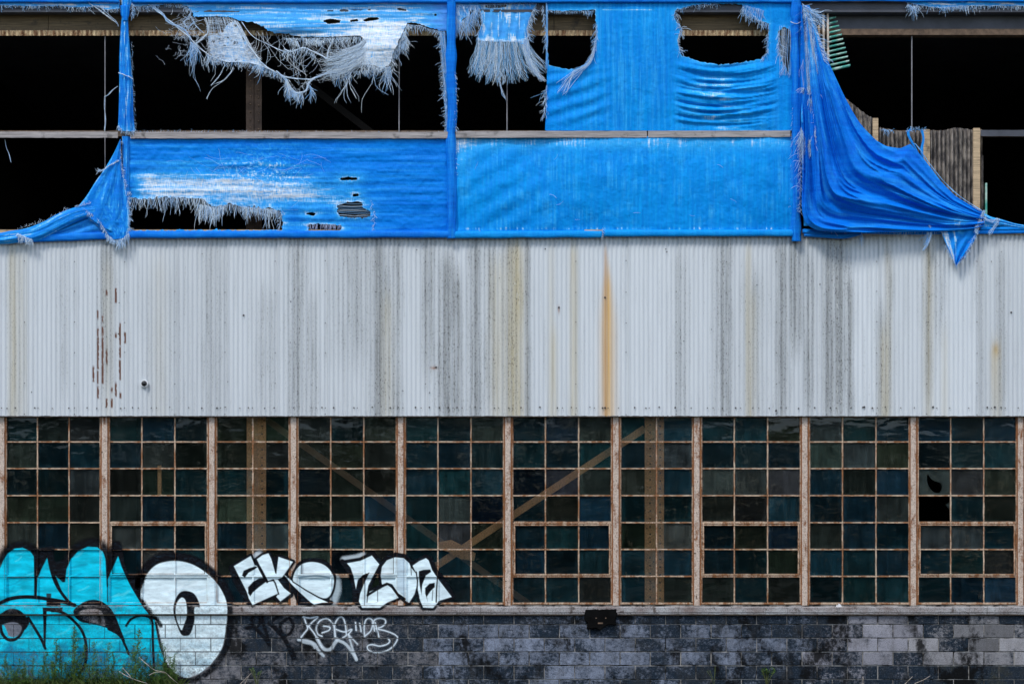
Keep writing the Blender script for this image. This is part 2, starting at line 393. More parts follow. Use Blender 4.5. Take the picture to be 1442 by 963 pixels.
# block wall
JY = [865.0, 878.8, 898.1, 917.4, 936.7, 956.0, 975.3]
def block_wall():
    wall = MB().box(wx(XL), wx(XR), .011, .22, -.2, wz(852)).build('block_wall', M['mortar'], ware)
    cache = {}
    for r in range(6):
        y0, y1 = JY[r], JY[r+1]; off = 1044.0 if r % 2 else 1065.4
        k0 = math.floor((XL-off)/42.7)
        for k in range(k0, 60):
            a, b = max(off+42.7*k, XL), min(off+42.7*(k+1), XR)
            if b-a < 4: continue
            if a >= XR: break
            key = (round(b-a, 1), r)
            w, h = (b-a)/S-.013, (y1-y0)/S-.013
            v = k % 3
            if (key, v) not in cache:
                e = .005; rr = random.Random(hash((key[0], r, v)) & 0xffff)
                j = lambda s=.003: rr.uniform(-s, s)
                vs = [(-w/2+j(), 0.10, -h/2+j()), (w/2+j(), 0.10, -h/2+j()), (w/2+j(), 0.10, h/2+j()), (-w/2+j(), 0.10, h/2+j())]
                vs += [(x*1.0, .006, z*1.0) for x, _, z in vs]
                vs += [(math.copysign(abs(x)-e, x)+j(.002), j(.001), math.copysign(abs(z)-e, z)+j(.002)) for x, _, z in vs[:4]]
                fs = [(8,9,10,11)] + [(4+i, 4+(i+1) % 4, 8+(i+1) % 4, 8+i) for i in range(4)] + [(i, (i+1) % 4, 4+(i+1) % 4, 4+i) for i in range(4)]
                cache[(key, v)] = mesh('block', vs, fs); cache[(key, v)].materials.append(M['block'])
            o = bpy.data.objects.new('block', cache[(key, v)]); COL.objects.link(o); o.parent = wall
            cx, cy = (a+b)/2, (y0+y1)/2
            o.location = (wx(cx), rnd.uniform(-.003, .002), wz(cy))
            # wear map: bare grey towards one end, dark navy low down
            wv = rnd.uniform(.35, .9)
            if 600 < cx < 1000: wv = rnd.uniform(.05, .5) + (.15 if r in (2, 3) else 0)
            if 330 < cx < 600: wv = rnd.uniform(.0, .45) - (.15 if r > 3 else 0)
            if 1000 <= cx < 1160: wv = rnd.uniform(.0, .55)
            if cx >= 1160: wv = rnd.choice([.15, .3, .8, 1.0]) if cx < 1280 else rnd.choice([.15, .6, .85, 1.05])
            if cx > 1000 and r >= 4: wv = rnd.uniform(-.6, -.2)
            if cx > 1310 and r >= 4: wv = .1
            if r == 0: wv -= .45
            g = rnd.uniform(.8, 1.15)
            base = (.26, .30, .385) if cx < 1150 else ((.33, .33, .37) if cx < 1300 else (.36, .355, .37))
            if cx < 600: base = (.27, .265, .28)
            if cx > 1280 and rnd.random() < .18: base, wv = (.20, .20, .21), 1.4
            if cx > 1310 and r >= 4: base = (.05, .055, .045)
            o.color = (base[0]*g, base[1]*g, base[2]*g, wv)
block_wall()

# sill
def sill():
    xs = [XL, 20, 325, 470, 677, 828, 955, 1180, 1390, XR]
    for a, b in zip(xs[:-1], xs[1:]):
        n = max(4, int((b-a)/9)); v = []; f = []
        for i in range(n+1):
            px = a+.35+(b-a-.7)*i/n
            prof = [(.10, 852.6), (-.050, 854.3), (-.060, 855.2), (-.061, 861.6), (-.052, 862.4), (-.052, 864.4), (.02, 864.8)]
            for (d, py) in prof:
                jj = rnd.uniform(-.3, .3) if i not in (0, n) else 0
                v.append(P(px, py+jj*.7, d+jj*.004))
        m = 7
        for i in range(n):
            for j in range(m-1): f.append((i*m+j, i*m+j+1, (i+1)*m+j+1, (i+1)*m+j))
        f.append(tuple(range(m))[::-1]); f.append(tuple(n*m+j for j in range(m)))
        link('sill_block', mesh('sill_block', v, f), M['sill'], ware)
    MB().pbox(XL+1, XR-1, 864.3, 866.2, -.030, .02).build('sill_angle', M['steel_rust'], ware)
sill()

# windows
MUL = [-148, 3, 148, 299, 414, 565, 716, 868, 982, 1134, 1287, 1438, 1590]
ROWS = [587, 622, 659.5, 697.5, 735.5, 773.3, 811, 850]
YG, YB, YM = .062, .040, .012       # glass, bar front, mullion front
SASH = {148, 414, 716, 982, 1287}
def rough_bar(mb, a, b, w, y0, y1, horiz, n):
    """bar with uneven rusted edges; a,b = (px,py)"""
    k = len(mb.v); rows = []
    for i in range(n+1):
        t = i/n; px = a[0]+(b[0]-a[0])*t; py = a[1]+(b[1]-a[1])*t
        j1, j2 = rnd.uniform(-.22, .22), rnd.uniform(-.22, .22)
        for (s, y) in ((-1, y1), (-1, y0), (1, y0), (1, y1)):
            o = s*w/2 + (j1 if s < 0 else j2)
            mb.v.append(P(px+(0 if horiz else o), py+(o if horiz else 0), y))
    for i in range(n):
        for j in range(4):
            q = (j+1) % 4; mb.f.append((k+i*4+j, k+i*4+q, k+(i+1)*4+q, k+(i+1)*4+j))
    mb.f.append((k+3, k+2, k+1, k)); mb.f.append((k+n*4, k+n*4+1, k+n*4+2, k+n*4+3))
def windows():
    for x in MUL:
        mb = MB(); rough_bar(mb, (x-.8, 584), (x-.8, 853), 7.6, YM, .12, False, 40); mo = mb.build('mullion', M['mullion'], ware); mb = MB(); rough_bar(mb, (x+4.2, 584), (x+4.2, 853), 2.0, YM+.012, .12, False, 30)
        rough_bar(mb, (x-5.4, 584), (x-5.4, 853), 1.8, YM+.012, .12, False, 30)
        mb.build('mullion_flange', M['rustbar'], mo)
    pcache = {}
    for a, b in zip(MUL[:-1], MUL[1:]):
        nc = 2 if b-a < 125 else 3
        L, Rr = a+5.2, b-6.2
        fr = MB()
        rough_bar(fr, (L, 849.2), (Rr, 849.2), 2.6, YB-.005, .11, True, 20)
        rough_bar(fr, (L, 586.5), (Rr, 586.5), 2.0, YB-.005, .11, True, 20)
        rough_bar(fr, (L+.7, 587), (L+.7, 850), 1.8, YB-.004, .11, False, 30); rough_bar(fr, (Rr-.7, 587), (Rr-.7, 850), 1.8, YB-.004, .11, False, 30)
        win = fr.build('window', M['bar'], ware)
        cols = [L+(Rr-L)*i/nc for i in range(nc+1)]
        for c in cols[1:-1]:
            mb = MB(); rough_bar(mb, (c, 587.5), (c, 848.5), 1.9, YB+.002, YG+.02, False, 40); mb.build('glazing_bar', M['bar'], win)
        for ri, r in enumerate(ROWS[1:-1]):
            mb = MB(); w = 1.9
            if a in SASH and ri in (3, 5): w = 3.0
            rough_bar(mb, (L+1, r), (Rr-1, r), w, YB-.001, YG+.02, True, 26); mb.build('glazing_bar', M['bar'], win)
        if a in SASH:
            mb = MB()
            for px in (L+3.2, Rr-3.2): rough_bar(mb, (px, 737), (px, 809.5), 2.2, YB-.012, YG-.003, False, 18)
            rough_bar(mb, (L+2.2, 738.8), (Rr-2.2, 738.8), 1.8, YB-.0125, YG-.003, True, 18); rough_bar(mb, (L+2.2, 808.6), (Rr-2.2, 808.6), 2.0, YB-.0125, YG-.003, True, 18)
            mb.build('sash_frame', M['bar'], win)
        for ci in range(nc):
            for ri in range(7):
                x0, x1 = cols[ci]+.8, cols[ci+1]-.8; y0, y1 = ROWS[ri]+.8, ROWS[ri+1]-.8
                w, h = (x1-x0)/S/2, (y1-y0)/S/2
                key = (round(w, 3), round(h, 3)); broken = None
                if a == 1287 and ci == 0 and ri == 2: broken = 'hole'
                if a == 1287 and ci == 0 and ri == 3: broken = 'gone'
                if broken == 'hole':
                    hole = spline([(.30,.85),(.42,.60),(.72,.42),(.68,.10),(.45,.14),(.28,.50)][::-1], True, 3)
                    # glass round the crescent hole: a ring of quads from hole rim to pane border
                    hc = np.array([.48,.42]); v = []; f = []
                    for p in hole:
                        d = p-hc; t = min(((1-hc[0])/d[0] if d[0] > 0 else -hc[0]/d[0]) if abs(d[0]) > 1e-6 else 9, ((1-hc[1])/d[1] if d[1] > 0 else -hc[1]/d[1]) if abs(d[1]) > 1e-6 else 9)
                        q = hc+d*t; v += [(p[0]*2*w-w, 0, p[1]*2*h-h), (q[0]*2*w-w, 0, q[1]*2*h-h)]
                    n = len(hole)
                    for i in range(n): j = (i+1) % n; f.append((2*i, 2*i+1, 2*j+1, 2*j))
                    for cxn, czn in ((0,0),(1,0),(1,1),(0,1)):     # fill pane corners
                        best = None
                        for i in range(n):
                            j = (i+1) % n; q0 = v[2*i+1]; q1 = v[2*j+1]
                            cr = (cxn*2*w-w, 0, czn*2*h-h)
                            e0 = abs(q0[0]-cr[0]) < 1e-6 or abs(q0[2]-cr[2]) < 1e-6; e1 = abs(q1[0]-cr[0]) < 1e-6 or abs(q1[2]-cr[2]) < 1e-6
                            if e0 and e1 and not (abs(q0[0]-q1[0]) < 1e-6 or abs(q0[2]-q1[2]) < 1e-6):
                                v.append(cr); f.append((2*i+1, len(v)-1, 2*j+1)); break
                    me = mesh('pane', v, f); me.materials.append(M['pane'])
                elif broken == 'gone':
                    me = mesh('pane', [(w, 0, h*.55), (w*.72, 0, h*.35), (w, 0, -h*.1)], [(0, 1, 2)]); me.materials.append(M['pane'])
                else:
                    if key not in pcache:
                        pcache[key] = mesh('pane', [(-w,0,-h),(w,0,-h),(w,0,h),(-w,0,h)], [(0,1,2,3)]); pcache[key].materials.append(M['pane'])
                    me = pcache[key]
                o = bpy.data.objects.new('pane', me); COL.objects.link(o); o.parent = win
                o.location = P((x0+x1)/2, (y0+y1)/2, YG)
                o.rotation_euler = (R(rnd.uniform(-.5, .5)), 0, R(rnd.uniform(-.5, .5)))
                u = rnd.random(); fz = rnd.choice([.03, .045, .06, .075, .1])*rnd.uniform(.8, 1.25)
                tealish = .35 + .35*(a > 500) + .15*(ri > 3)
                if u < tealish: c = (.06, .24, .31)
                elif u < .95: c = (.16, .23, .18)
                else: c, fz = (.02, .08, .13), .05
                if rnd.random() < .14: c, fz = (.26, .34, .33), rnd.uniform(.07, .13)
                if broken: c, fz = (.26, .34, .33), .13
                o.color = (*[k*rnd.uniform(.85, 1.15) for k in c], fz)
windows()

# interior steel behind the glass
def steel(px, py0, py1, y, w, name='column', mat='column'):
    col = MB()
    col.pbox(px-w/2, px-w*.02, py0, py1, y, y+.012)
    col.pbox(px+w*.06, px+w/2, py0, py1, y+.004, y+.016)
    col.box(wx(px, y)-.012, wx(px, y)+.012, y+.013, y+.24, wz(py1, y), wz(py0, y))
    col.pbox(px-w/2, px+w/2, py0, py1, y+.24, y+.255)
    co = col.build(name, M[mat], ware)
    rv = MB(); yy = py0+5
    while yy < py1-3:
        for dx in (-.22, .30): rv.dome(P(px+dx*w, yy+ (2 if dx > 0 else 0), y-.0), .014, .012, 6)
        yy += 11
    r = rv.build('rivets', M['steel_rust'], co, True); r['kind'] = 'stuff'
def interior():
    yd = .24
    steel(361, 560, 966, yd, 27); steel(921.5, 560, 966, yd, 27)
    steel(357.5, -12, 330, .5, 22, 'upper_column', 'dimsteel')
    def brace(a, b, w, y, name='brace', mat='column'):
        mb = MB(); mb.bar(P(*a, y), P(*b, y), w/S, .012)
        a2, b2 = np.array(P(*a, y+.04)), np.array(P(*b, y+.04)); d = b2-a2; d /= np.linalg.norm(d); nrm = np.array((-d[2], 0, d[0]))
        mb.bar(tuple(a2+nrm*w/S*.46), tuple(b2+nrm*w/S*.46), .012, .09)
        mb.build(name, M[mat], ware)
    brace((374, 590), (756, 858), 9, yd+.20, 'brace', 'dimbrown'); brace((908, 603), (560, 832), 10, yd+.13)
    brace((374, 73), (620, 262), 9, yd+.4, 'upper_brace', 'unlit_black')
    g = MB(); c = P(645, 774, yd+.03); n = len(g.v)
    pts = [(-.28,.12),(-.10,.15),(.10,.05),(.26,-.05),(.24,-.16),(.05,-.14),(-.14,-.03),(-.29,.02)]
    k = len(pts)
    g.v += [(c[0]+x, c[1], c[2]+z) for x, z in pts] + [(c[0]+x, c[1]+.012, c[2]+z) for x, z in pts]
    g.f += [tuple(range(k))[::-1], tuple(range(k, 2*k))] + [(i, (i+1) % k, k+(i+1) % k, k+i) for i in range(k)]
    g.build('gusset_plate', M['column'], ware)
    for x, y0, y1 in ((148, 46, 328), (562, 20, 328), (714, 40, 328), (1284, 46, 328)):
        MB().tube([P(x, y1, .12), P(x, y0, .12)], .009, 6).build('sag_rod', M['rod'], ware)
    MB().pbox(XL+3, XR-3, 184, 192, .14, .20).build('inner_rail', M['steel_rust'], ware)
    # a few dim interior shapes: a far roof truss and a timber leaning behind the glass
    MB().pbox(222, 227, 655, 697, .16, .20).build('leaning_timber', M['column'], ware)
interior()

# eave: dark channel, brown fascia, rusted strip
def eave():
    b = MB(); b.pbox(XL+1, XR-1, -12, 13.5, -.04, .06); b.build('eave_channel', M['steel_dark'], ware)
    b = MB(); b.pbox(XL+1, XR-1, 13.8, 17.5, -.055, .06); b.build('eave_lip', M['steel_dark'], ware)
    xs = [XL, -60, 68, 250, 420, 600, 780, 960, 1140]
    for a, c in zip(xs[:-1], xs[1:]):
        MB().pbox(a+.4, c-.4, 12, 43, .115, .15).build('fascia_board', M['fascia'], ware)
    MB().pbox(1140.4, XR-4, 12, 41, .115, .15).build('fascia_channel', M['steel_dark'], ware)
    MB().pbox(1140.4, XR-4, 41, 49.5, .07, .2).build('fascia_flange', M['steel_rust'], ware)
    # corrugated closure strip under the fascia
    n = 900; v = []; f = []
    for i in range(n+1):
        px = XL+4+(1138-XL)*i/n; d = .085+.018*math.sin(2*math.pi*px/6.42)
        v += [P(px, 43.2, d), P(px, 50.6+rnd.uniform(-.3, .3), d)]
    for i in range(n): f.append((2*i, 2*i+1, 2*i+3, 2*i+2))
    link('closure_strip', mesh('closure_strip', v, f, True), M['strip'], ware)
eave()

# posts the tarps are wrapped round, and the timber rail boards
for x in (-286/2, 175, 635, 1121):
    MB().pbox(x-4, x+4, -12, 334, -.035, .06).build('post', M['steel_dark'], ware)
def board(a, b, y0, y1, d, mat='rail', name='rail_board', slope=0.0):
    n = max(6, int((b-a)/7)); v = []; f = []
    for i in range(n+1):
        t = i/n; px = a+(b-a)*t; dy = slope*t
        j = [rnd.uniform(-.25, .25) for _ in range(4)]
        v += [P(px, y0+dy+j[0], d+.05), P(px, y0+dy+j[1], d), P(px, y1+dy+j[2], d), P(px, y1+dy+j[3], d+.05)]
    for i in range(n):
        for k in range(4): q = (k+1) % 4; f.append((i*4+k, i*4+q, (i+1)*4+q, (i+1)*4+k))
    f += [(3,2,1,0), (n*4, n*4+1, n*4+2, n*4+3)]
    return link(name, mesh(name, v, f), M[mat], ware)
board(-140, 166, 185.6, 194.2, -.125); board(184, 632, 186.0, 195.0, -.125); board(642, 911, 185.0, 194.2, -.125, slope=-.4); board(912.5, 1113, 184.6, 193.6, -.125, slope=-.6)
board(1381, 1590, 183.5, 192, -.02, 'steel_dark', 'steel_rail')

# ------------------------------------------------------------------ corrugated cladding, one object per sheet
PITCH = 70.6/11
SLASH = [(451,265,285),(490,260,318),(414,355,385),(434,375,400),(434,420,660),(414,430,475),(414,480,600),(414,610,660),(414,675,720),(451,520,578),(508,405,495),(490,450,465),(529,445,490),(508,505,550),(508,565,645),(395,590,650),(490,660,715),(473,680,695),(451,725,760),(473,725,760),(510,700,720)]
def clad_color(X, Y):
    base = np.array((.605,.64,.655)); c = np.ones(X.shape+(3,))*base
    ty = (Y-335)/250
    g = np.zeros(X.shape)
    # broad run-off bands (centre, width, strength, from, to)
    for cx, w, s, t0, t1 in [(20,10,.28,0,1),(90,8,.2,.0,.8),(152,14,.45,0,.8),(235,30,.15,.2,1),(300,14,.3,0,1),(375,18,.25,.3,1),(418,14,.5,0,1),(440,8,.5,.3,1),
        (500,30,.35,0,.6),(535,12,.65,0,1),(555,10,.5,0,1),(605,12,.55,0,.7),(628,14,.8,.1,1),(645,8,.85,.2,1),(668,10,.6,0,1),(690,9,.55,0,.9),(722,14,.75,0,1),(742,5,.6,0,1),
        (960,10,.35,.1,1),(1018,12,.6,0,1),(1026,6,.6,0,1),(1060,14,.3,.2,1),(1100,10,.55,0,1),(1120,12,.65,0,.55),(1140,8,.5,.1,.9),(1178,16,.95,0,.95),(1195,8,.7,.2,1),
        (1245,10,.5,.4,1),(1252,6,.45,0,1),(1308,7,.6,0,.8),(1320,14,.3,0,.5),(1380,6,.3,.1,1),(1410,8,.35,.1,.9)]:
        jx = X+(vnoise(Y*.02, cx)-.5)*3
        g = np.maximum(g, s*gauss(jx, cx, w)*sst(t0-.12, t0+.12, ty)*(1-sst(t1-.1, t1+.25, ty)))
    rib = vnoise(np.floor(X/PITCH*2)*1.37, 3.3+Y*0)                      # rib by rib differences
    st = fbm(X*.35, Y*.012, 4); st2 = fbm(X*.9+40, Y*.03+9, 3)
    g = g*(.5+.65*sst(.25, .7, rib*.55+st*.45)) + .13*sst(.5, .75, st)*(.4+.6*st2)
    g = g*(.65+.7*st2); g += .25*(1-sst(0, .07, ty))*(.4+st)             # hem's shade painted into the colour
    g = np.clip(g, 0, .92)
    ph = np.cos(2*np.pi*X/PITCH); g = np.clip(g*(1+.35*(ph < -.2)), 0, .95)
    dark = np.array((.25,.265,.265)); c = c*(1-g[...,None])+dark*g[...,None]
    def tint(m, colr):
        nonlocal c; m = np.clip(m, 0, 1)[...,None]; c = c*(1-m)+np.array(colr)*m
    for cx, w, s, t0 in [(18,5,.45,0),(30,8,.2,0),(225,9,.16,.1),(700,10,.35,.1),(722,9,.55,.0),(732,6,.5,0),(545,8,.25,.3),(780,5,.38,.5),(776,4,.25,0),(808,5,.5,0),(1054,4,.38,0),(1060,6,.22,.3),(1245,6,.35,.5),(1308,6,.35,0),(1330,5,.25,.5),(1403,7,.3,.55),(1250,5,.2,0),(152,7,.2,.1)]:
        tint(1.35*s*gauss(X, cx, w*1.15)*sst(t0-.08, t0+.12, ty)*(.4+.8*st), (.50,.43,.26))
    wd_ = 2.5+11.0*sst(.0, .55, ty)
    tint(.95*gauss(X, 855+1.5*ty, wd_*.75)*sst(.03, .3, ty)*(.55+.55*st), (.62,.36,.08))
    tint(.8*gauss(X, 852.5, 2.2)*sst(.0, .1, ty)*(.5+.5*st2), (.38,.18,.045))
    tint(.75*gauss(X, 1402, 5)*gauss(Y, 493, 10), (.50,.33,.10)); tint(.5*gauss(X, 1400, 5)*sst(490, 500, Y)*(1-sst(505, 580, Y)), (.58,.50,.34))
    tint(.8*gauss(X, 787, 1.2)*gauss(Y, 436, 5), (.30,.12,.05)); tint(.8*gauss(X, 611, 5)*gauss(Y, 518, 2.), (.35,.16,.08))
    for sx, y0, y1 in SLASH:
        xx, a, b = sx/3.004, 320+y0/3.004, 320+y1/3.004
        jag = (vnoise(Y*.5, sx)-.5)*1.1
        tint(1.5*(abs(X-xx-jag*.5) < .95+.6*vnoise(Y*.7, sx+5))*sst(a-1.5, a+1, Y)*(1-sst(b-1, b+1.5, Y)), (.13,.045,.022))
    # wide lighter patches sheet by sheet
    return np.concatenate([c, (1-g)[...,None]], -1)
def cladding():
    per = 9; rows = 100
    for n in range(-2, 22):
        x0 = 37+70.6*n; x1 = x0+70.6+3.2
        if x1 > XR: x1 = XR
        m = int(round((x1-x0)/PITCH*per)); xs = np.linspace(x0, x1, m+1); ys = np.linspace(327, 585.6, rows+1)
        X, Y = np.meshgrid(xs, ys)
        d = -.052 - .0065*np.cos(2*np.pi*X/PITCH) - .004*((X-x0)/70.6-.5)*2*-1
        d = d + .006*(vnoise(X*.02+n*7, Y*.015)-.5)
        yy = Y + (Y > 585)*((vnoise(X*.25, n*3.1+Y*0)-.5)*.9)
        sh = (1+.035*rng.normal())
        c = clad_color(X, Y); c[..., :3] *= sh
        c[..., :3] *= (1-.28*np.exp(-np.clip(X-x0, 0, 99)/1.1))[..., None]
        v = np.stack([wx(X, d), d, wz(yy, d)], -1).reshape(-1, 3)
        i = np.arange(v.shape[0]).reshape(rows+1, m+1)
        f = np.stack([i[:-1,:-1], i[1:,:-1], i[1:,1:], i[:-1,1:]], -1).reshape(-1, 4)
        link('corrugated_sheet', mesh('corrugated_sheet', v, f, True, c.reshape(-1, 4)), M['clad'], ware)
    sc_ = MB()
    def screw(px, py, r): sc_.dome(P(px, py, -.064), r/S, .008, 7)
    x = -30
    while x < 1500:
        screw(x+rnd.uniform(-2, 2), 574+rnd.uniform(-1, 1), rnd.uniform(.8, 1.35))
        if rnd.random() < .4: screw(x+6.5, 574.3, .8)
        x += rnd.choice([19.3, 25.7, 25.7, 12.8])
    for n in range(-1, 21):
        for k in range(6):
            if rnd.random() < .85: screw(37+70.6*n-2.6, 368+43*k+rnd.uniform(-1, 1), .75)
    for _ in range(26): screw(rnd.uniform(0, 1442), rnd.uniform(350, 560), rnd.uniform(.5, 1.0))
    for px, py in ((343,444),(787,433),(614,517),(852,419),(852,574),(1093,578),(1217,573),(1314,573),(1424,440),(1401,573)): screw(px, py, 1.5)
    o = sc_.build('screws', M['screw'], ware, True); o['kind'] = 'stuff'
    MB().pbox(XL+1, XR-1, 584.9, 586.2, -.045, .03).build('drip_flashing', M['rod'], ware)
cladding()

# ------------------------------------------------------------------ tarps
class Threads:
    def __init__(s): s.v = []; s.f = []; s.c = []
    def poly(s, pts, r, col, n=3):
        """pts: (px,py,depth)"""
        p = np.array([P(a, b, y) for a, b, y in pts]); k0 = len(s.v); m = len(p)
        d = np.gradient(p, axis=0); d /= (np.linalg.norm(d, axis=1, keepdims=True)+1e-9)
        a = np.cross(d, np.array((0.15, 1, 0.1))); a /= (np.linalg.norm(a, axis=1, keepdims=True)+1e-9); b = np.cross(d, a)
        for i in range(m):
            rr = r/S*(1 if i < m-1 else .4)
            for j in range(n):
                t = 2*math.pi*j/n; s.v.append(tuple(p[i]+rr*(a[i]*math.cos(t)+b[i]*math.sin(t)))); s.c.append(col)
        for i in range(m-1):
            for j in range(n): q = (j+1) % n; s.f.append((k0+i*n+j, k0+i*n+q, k0+(i+1)*n+q, k0+(i+1)*n+j))
    def strand(s, px, py, y, ang, L, col, r=.3, grav=.25, curl=.25, n=6):
        """a loose thread from a root: ang in degrees, 0 = right, 90 = down"""
        r *= .78; a = R(ang); pts = [(px, py, y)]; st = L/n; yy = y
        for i in range(n):
            a += rnd.gauss(0, curl); a += grav*(R(90)-a)*.6 if abs(R(90)-a) < 3 else 0
            px += st*math.cos(a); py += st*math.sin(a); yy += rnd.gauss(0, .006)
            pts.append((px, py, yy))
        s.poly(pts, r, col)
    def fringe(s, line, spacing, l0, l1, y, ang=90, spread=15, w=(.3, .9), r=.3, grav=.2, curl=.18, blue=(.01,.34,.82)):
        p = dens(line, spacing, False)
        for q in p:
            k = rnd.uniform(*w); col = tuple(b*(1-k)+wv*k for b, wv in zip(blue, (.84,.92,.94)))
            s.strand(q[0]+rnd.uniform(-.6, .6), q[1]+rnd.uniform(-.8, .5), y+rnd.uniform(-.01, .012), ang+rnd.gauss(0, spread), rnd.uniform(l0, l1)*(1.6 if rnd.random() < .06 else 1)*(.35+1.3*float(vnoise(q[0]*.22+3, q[1]*.22))), col, r*rnd.uniform(.7, 1.3), grav, curl)
    def rope(s, line, y, count=4, spread=1.6, r=.4, w=(.4, .95), blue=(.02,.36,.82)):
        base = spline(line, False, 5); count = count if count == 1 else int(count*1.7); r *= .72
        for c in range(count):
            k = rnd.uniform(*w); col = tuple(b*(1-k)+wv*k for b, wv in zip(blue, (.86,.92,.94)))
            ph = rnd.uniform(0, 50); pts = []
            for i, q in enumerate(base):
                o = (float(vnoise(ph+i*.35, c*3.7))-.5)*2*spread; o2 = (float(vnoise(ph+i*.35, c*5.1+9))-.5)*2*spread
                pts.append((q[0]+o, q[1]+o2, y+(float(vnoise(ph+i*.3, 7.7))-.5)*.04))
            s.poly(pts, r*rnd.uniform(.7, 1.2), col)
    def build(s, parent, name='fringe'):
        if not s.v: return
        o = link(name, mesh(name, s.v, s.f, True, np.array(s.c)), M['thread'], parent); o['kind'] = 'stuff'; return o

def cloth(name, outline, holes, step, depth, wear, mat, parent=None, dirt=None):
    """woven sheet: a fine grid trimmed to the outline and torn holes"""
    o = np.array(outline, float); x0, y0 = o.min(0)-step; x1, y1 = o.max(0)+step
    xs = np.arange(x0, x1+step, step); ys = np.arange(y0, y1+step, step); X, Y = np.meshgrid(xs, ys)
    ins = inside(o, X, Y); dd, bx, by = nearest(o, X, Y)
    hd = np.full(X.shape, 1e9)
    for h in holes:
        ih = inside(h, X, Y); d2, hx, hy = nearest(h, X, Y); ins &= ~ih
        m = ih; bx = np.where(m, hx, bx); by = np.where(m, hy, by); hd = np.minimum(hd, np.where(ih, 0, d2))
    cnt = ins[:-1,:-1].astype(int)+ins[1:,:-1]+ins[1:,1:]+ins[:-1,1:]
    keep = cnt >= 2
    X2 = np.where(ins, X, bx); Y2 = np.where(ins, Y, by)
    y = depth(X2, Y2); wv = np.clip(wear(X2, Y2, hd), 0, 1); dv = dirt(X2, Y2) if dirt else np.zeros_like(wv)
    i = np.arange(X.size).reshape(X.shape)
    f = np.stack([i[:-1,:-1], i[1:,:-1], i[1:,1:], i[:-1,1:]], -1)[keep]
    used = np.unique(f); remap = np.zeros(X.size, int); remap[used] = np.arange(len(used))
    V = np.stack([wx(X2, y), y, wz(Y2, y)], -1).reshape(-1, 3)[used]
    C = np.stack([wv, dv, wv*0], -1).reshape(-1, 3)[used]
    return link(name, mesh(name, V, remap[f], True, C), mat, parent)
def ruled(name, A, B, nu, nv, depth, wear, mat, parent=None, warp=None):
    """sheet spanned between two curves A and B (pixel polylines): folds follow the curves"""
    def resample(c, n):
        c = spline(c, False, 8); d = np.r_[0, np.cumsum(np.linalg.norm(np.diff(c, axis=0), axis=1))]; t = np.linspace(0, d[-1], n)
        return np.stack([np.interp(t, d, c[:,0]), np.interp(t, d, c[:,1])], -1)
    a, b = resample(A, nu), resample(B, nu); v = np.linspace(0, 1, nv)[:,None,None]
    Q = a[None]*(1-v)+b[None]*v; U, Vv = np.meshgrid(np.linspace(0,1,nu), np.linspace(0,1,nv))
    if warp: Q = Q + warp(U, Vv)
    y = depth(U, Vv, Q[...,0], Q[...,1]); wv = np.clip(wear(U, Vv, Q[...,0], Q[...,1]), 0, 1)
    V = np.stack([wx(Q[...,0], y), y, wz(Q[...,1], y)], -1).reshape(-1, 3)
    i = np.arange(nu*nv).reshape(nv, nu); f = np.stack([i[:-1,:-1], i[1:,:-1], i[1:,1:], i[:-1,1:]], -1).reshape(-1, 4)
    return link(name, mesh(name, V, f, True, np.stack([wv, wv*0, wv*0], -1).reshape(-1, 3)), mat, parent)
def roll(name, line, h, d, mat, parent, thick=.035, amp=.5):
    """rolled hem: a rounded, slightly lumpy tube along a pixel line"""
    p = dens(line, 3.0, False); n = 10; v = []; f = []; c = []
    for i, q in enumerate(p):
        hh = h*(1+.10*(float(vnoise(q[0]*.07, 3.1))-.5)*amp*2)
        for j in range(n):
            t = 2*math.pi*j/n
            oy = math.copysign(abs(math.cos(t))**.6, math.cos(t))*hh/2; od = math.copysign(abs(math.sin(t))**.8, math.sin(t))*thick
            k = (float(vnoise(q[0]*.12+j*3, q[1]*.1))-.5)*.010*amp
            v.append(P(q[0], q[1]+oy+(float(vnoise(q[0]*.03, 9))-.5)*1.2*amp, d+od+k)); c.append((float(vnoise(q[0]*.1, j*.7))*.12, 0, 0))
    for i in range(len(p)-1):
        for j in range(n): q = (j+1) % n; f.append((i*n+j, i*n+q, (i+1)*n+q, (i+1)*n+j))
    f += [tuple(range(n))[::-1], tuple((len(p)-1)*n+j for j in range(n))]
    return link(name, mesh(name, v, f, True, np.array(c)), mat, parent)
def wrap(name, x, w, y0, y1, d, mat, parent, seed, knots=(), thick=.05):
    """cloth bound round a post: creased tube with ties"""
    n = 26; ys = np.arange(y0, y1+1, 2.0); v = []; f = []; c = []
    for i, py in enumerate(ys):
        ww = w*(1+.14*(float(vnoise(py*.05, seed))-.5)*2)
        for k, kw in knots: ww *= 1-kw*math.exp(-((py-k)/5)**2)
        xo = (float(vnoise(py*.02, seed+7))-.5)*3
        for j in range(n):
            t = 2*math.pi*j/n
            cr = 1+.20*(float(vnoise(j*.9+py*.018, seed*3.3+py*.006))-.5)*2
            v.append(P(x+xo+math.cos(t)*ww/2*cr, py, d+math.sin(t)*thick*cr)); c.append((.02+.30*max(0, float(vnoise(j*1.1, py*.03+seed))-.55)*2, 0, 0))
    m = len(ys)
    for i in range(m-1):
        for j in range(n): q = (j+1) % n; f.append((i*n+j, i*n+q, (i+1)*n+q, (i+1)*n+j))
    f += [tuple(range(n))[::-1], tuple((m-1)*n+j for j in range(n))]
    return link(name, mesh(name, v, f, True, np.array(c)), mat, parent)
def thing(name, label, cat, group=None, px=0, py=0, y=0): 
    return tag(empty(name), label, cat, group)

BL = (.02,.17,.68)
def crinkle(X, Y, a=.010): return a*(fbm(X*.06, Y*.06, 4)-.5)*2 + a*.35*(fbm(X*.25+9, Y*.25, 3)-.5)*2

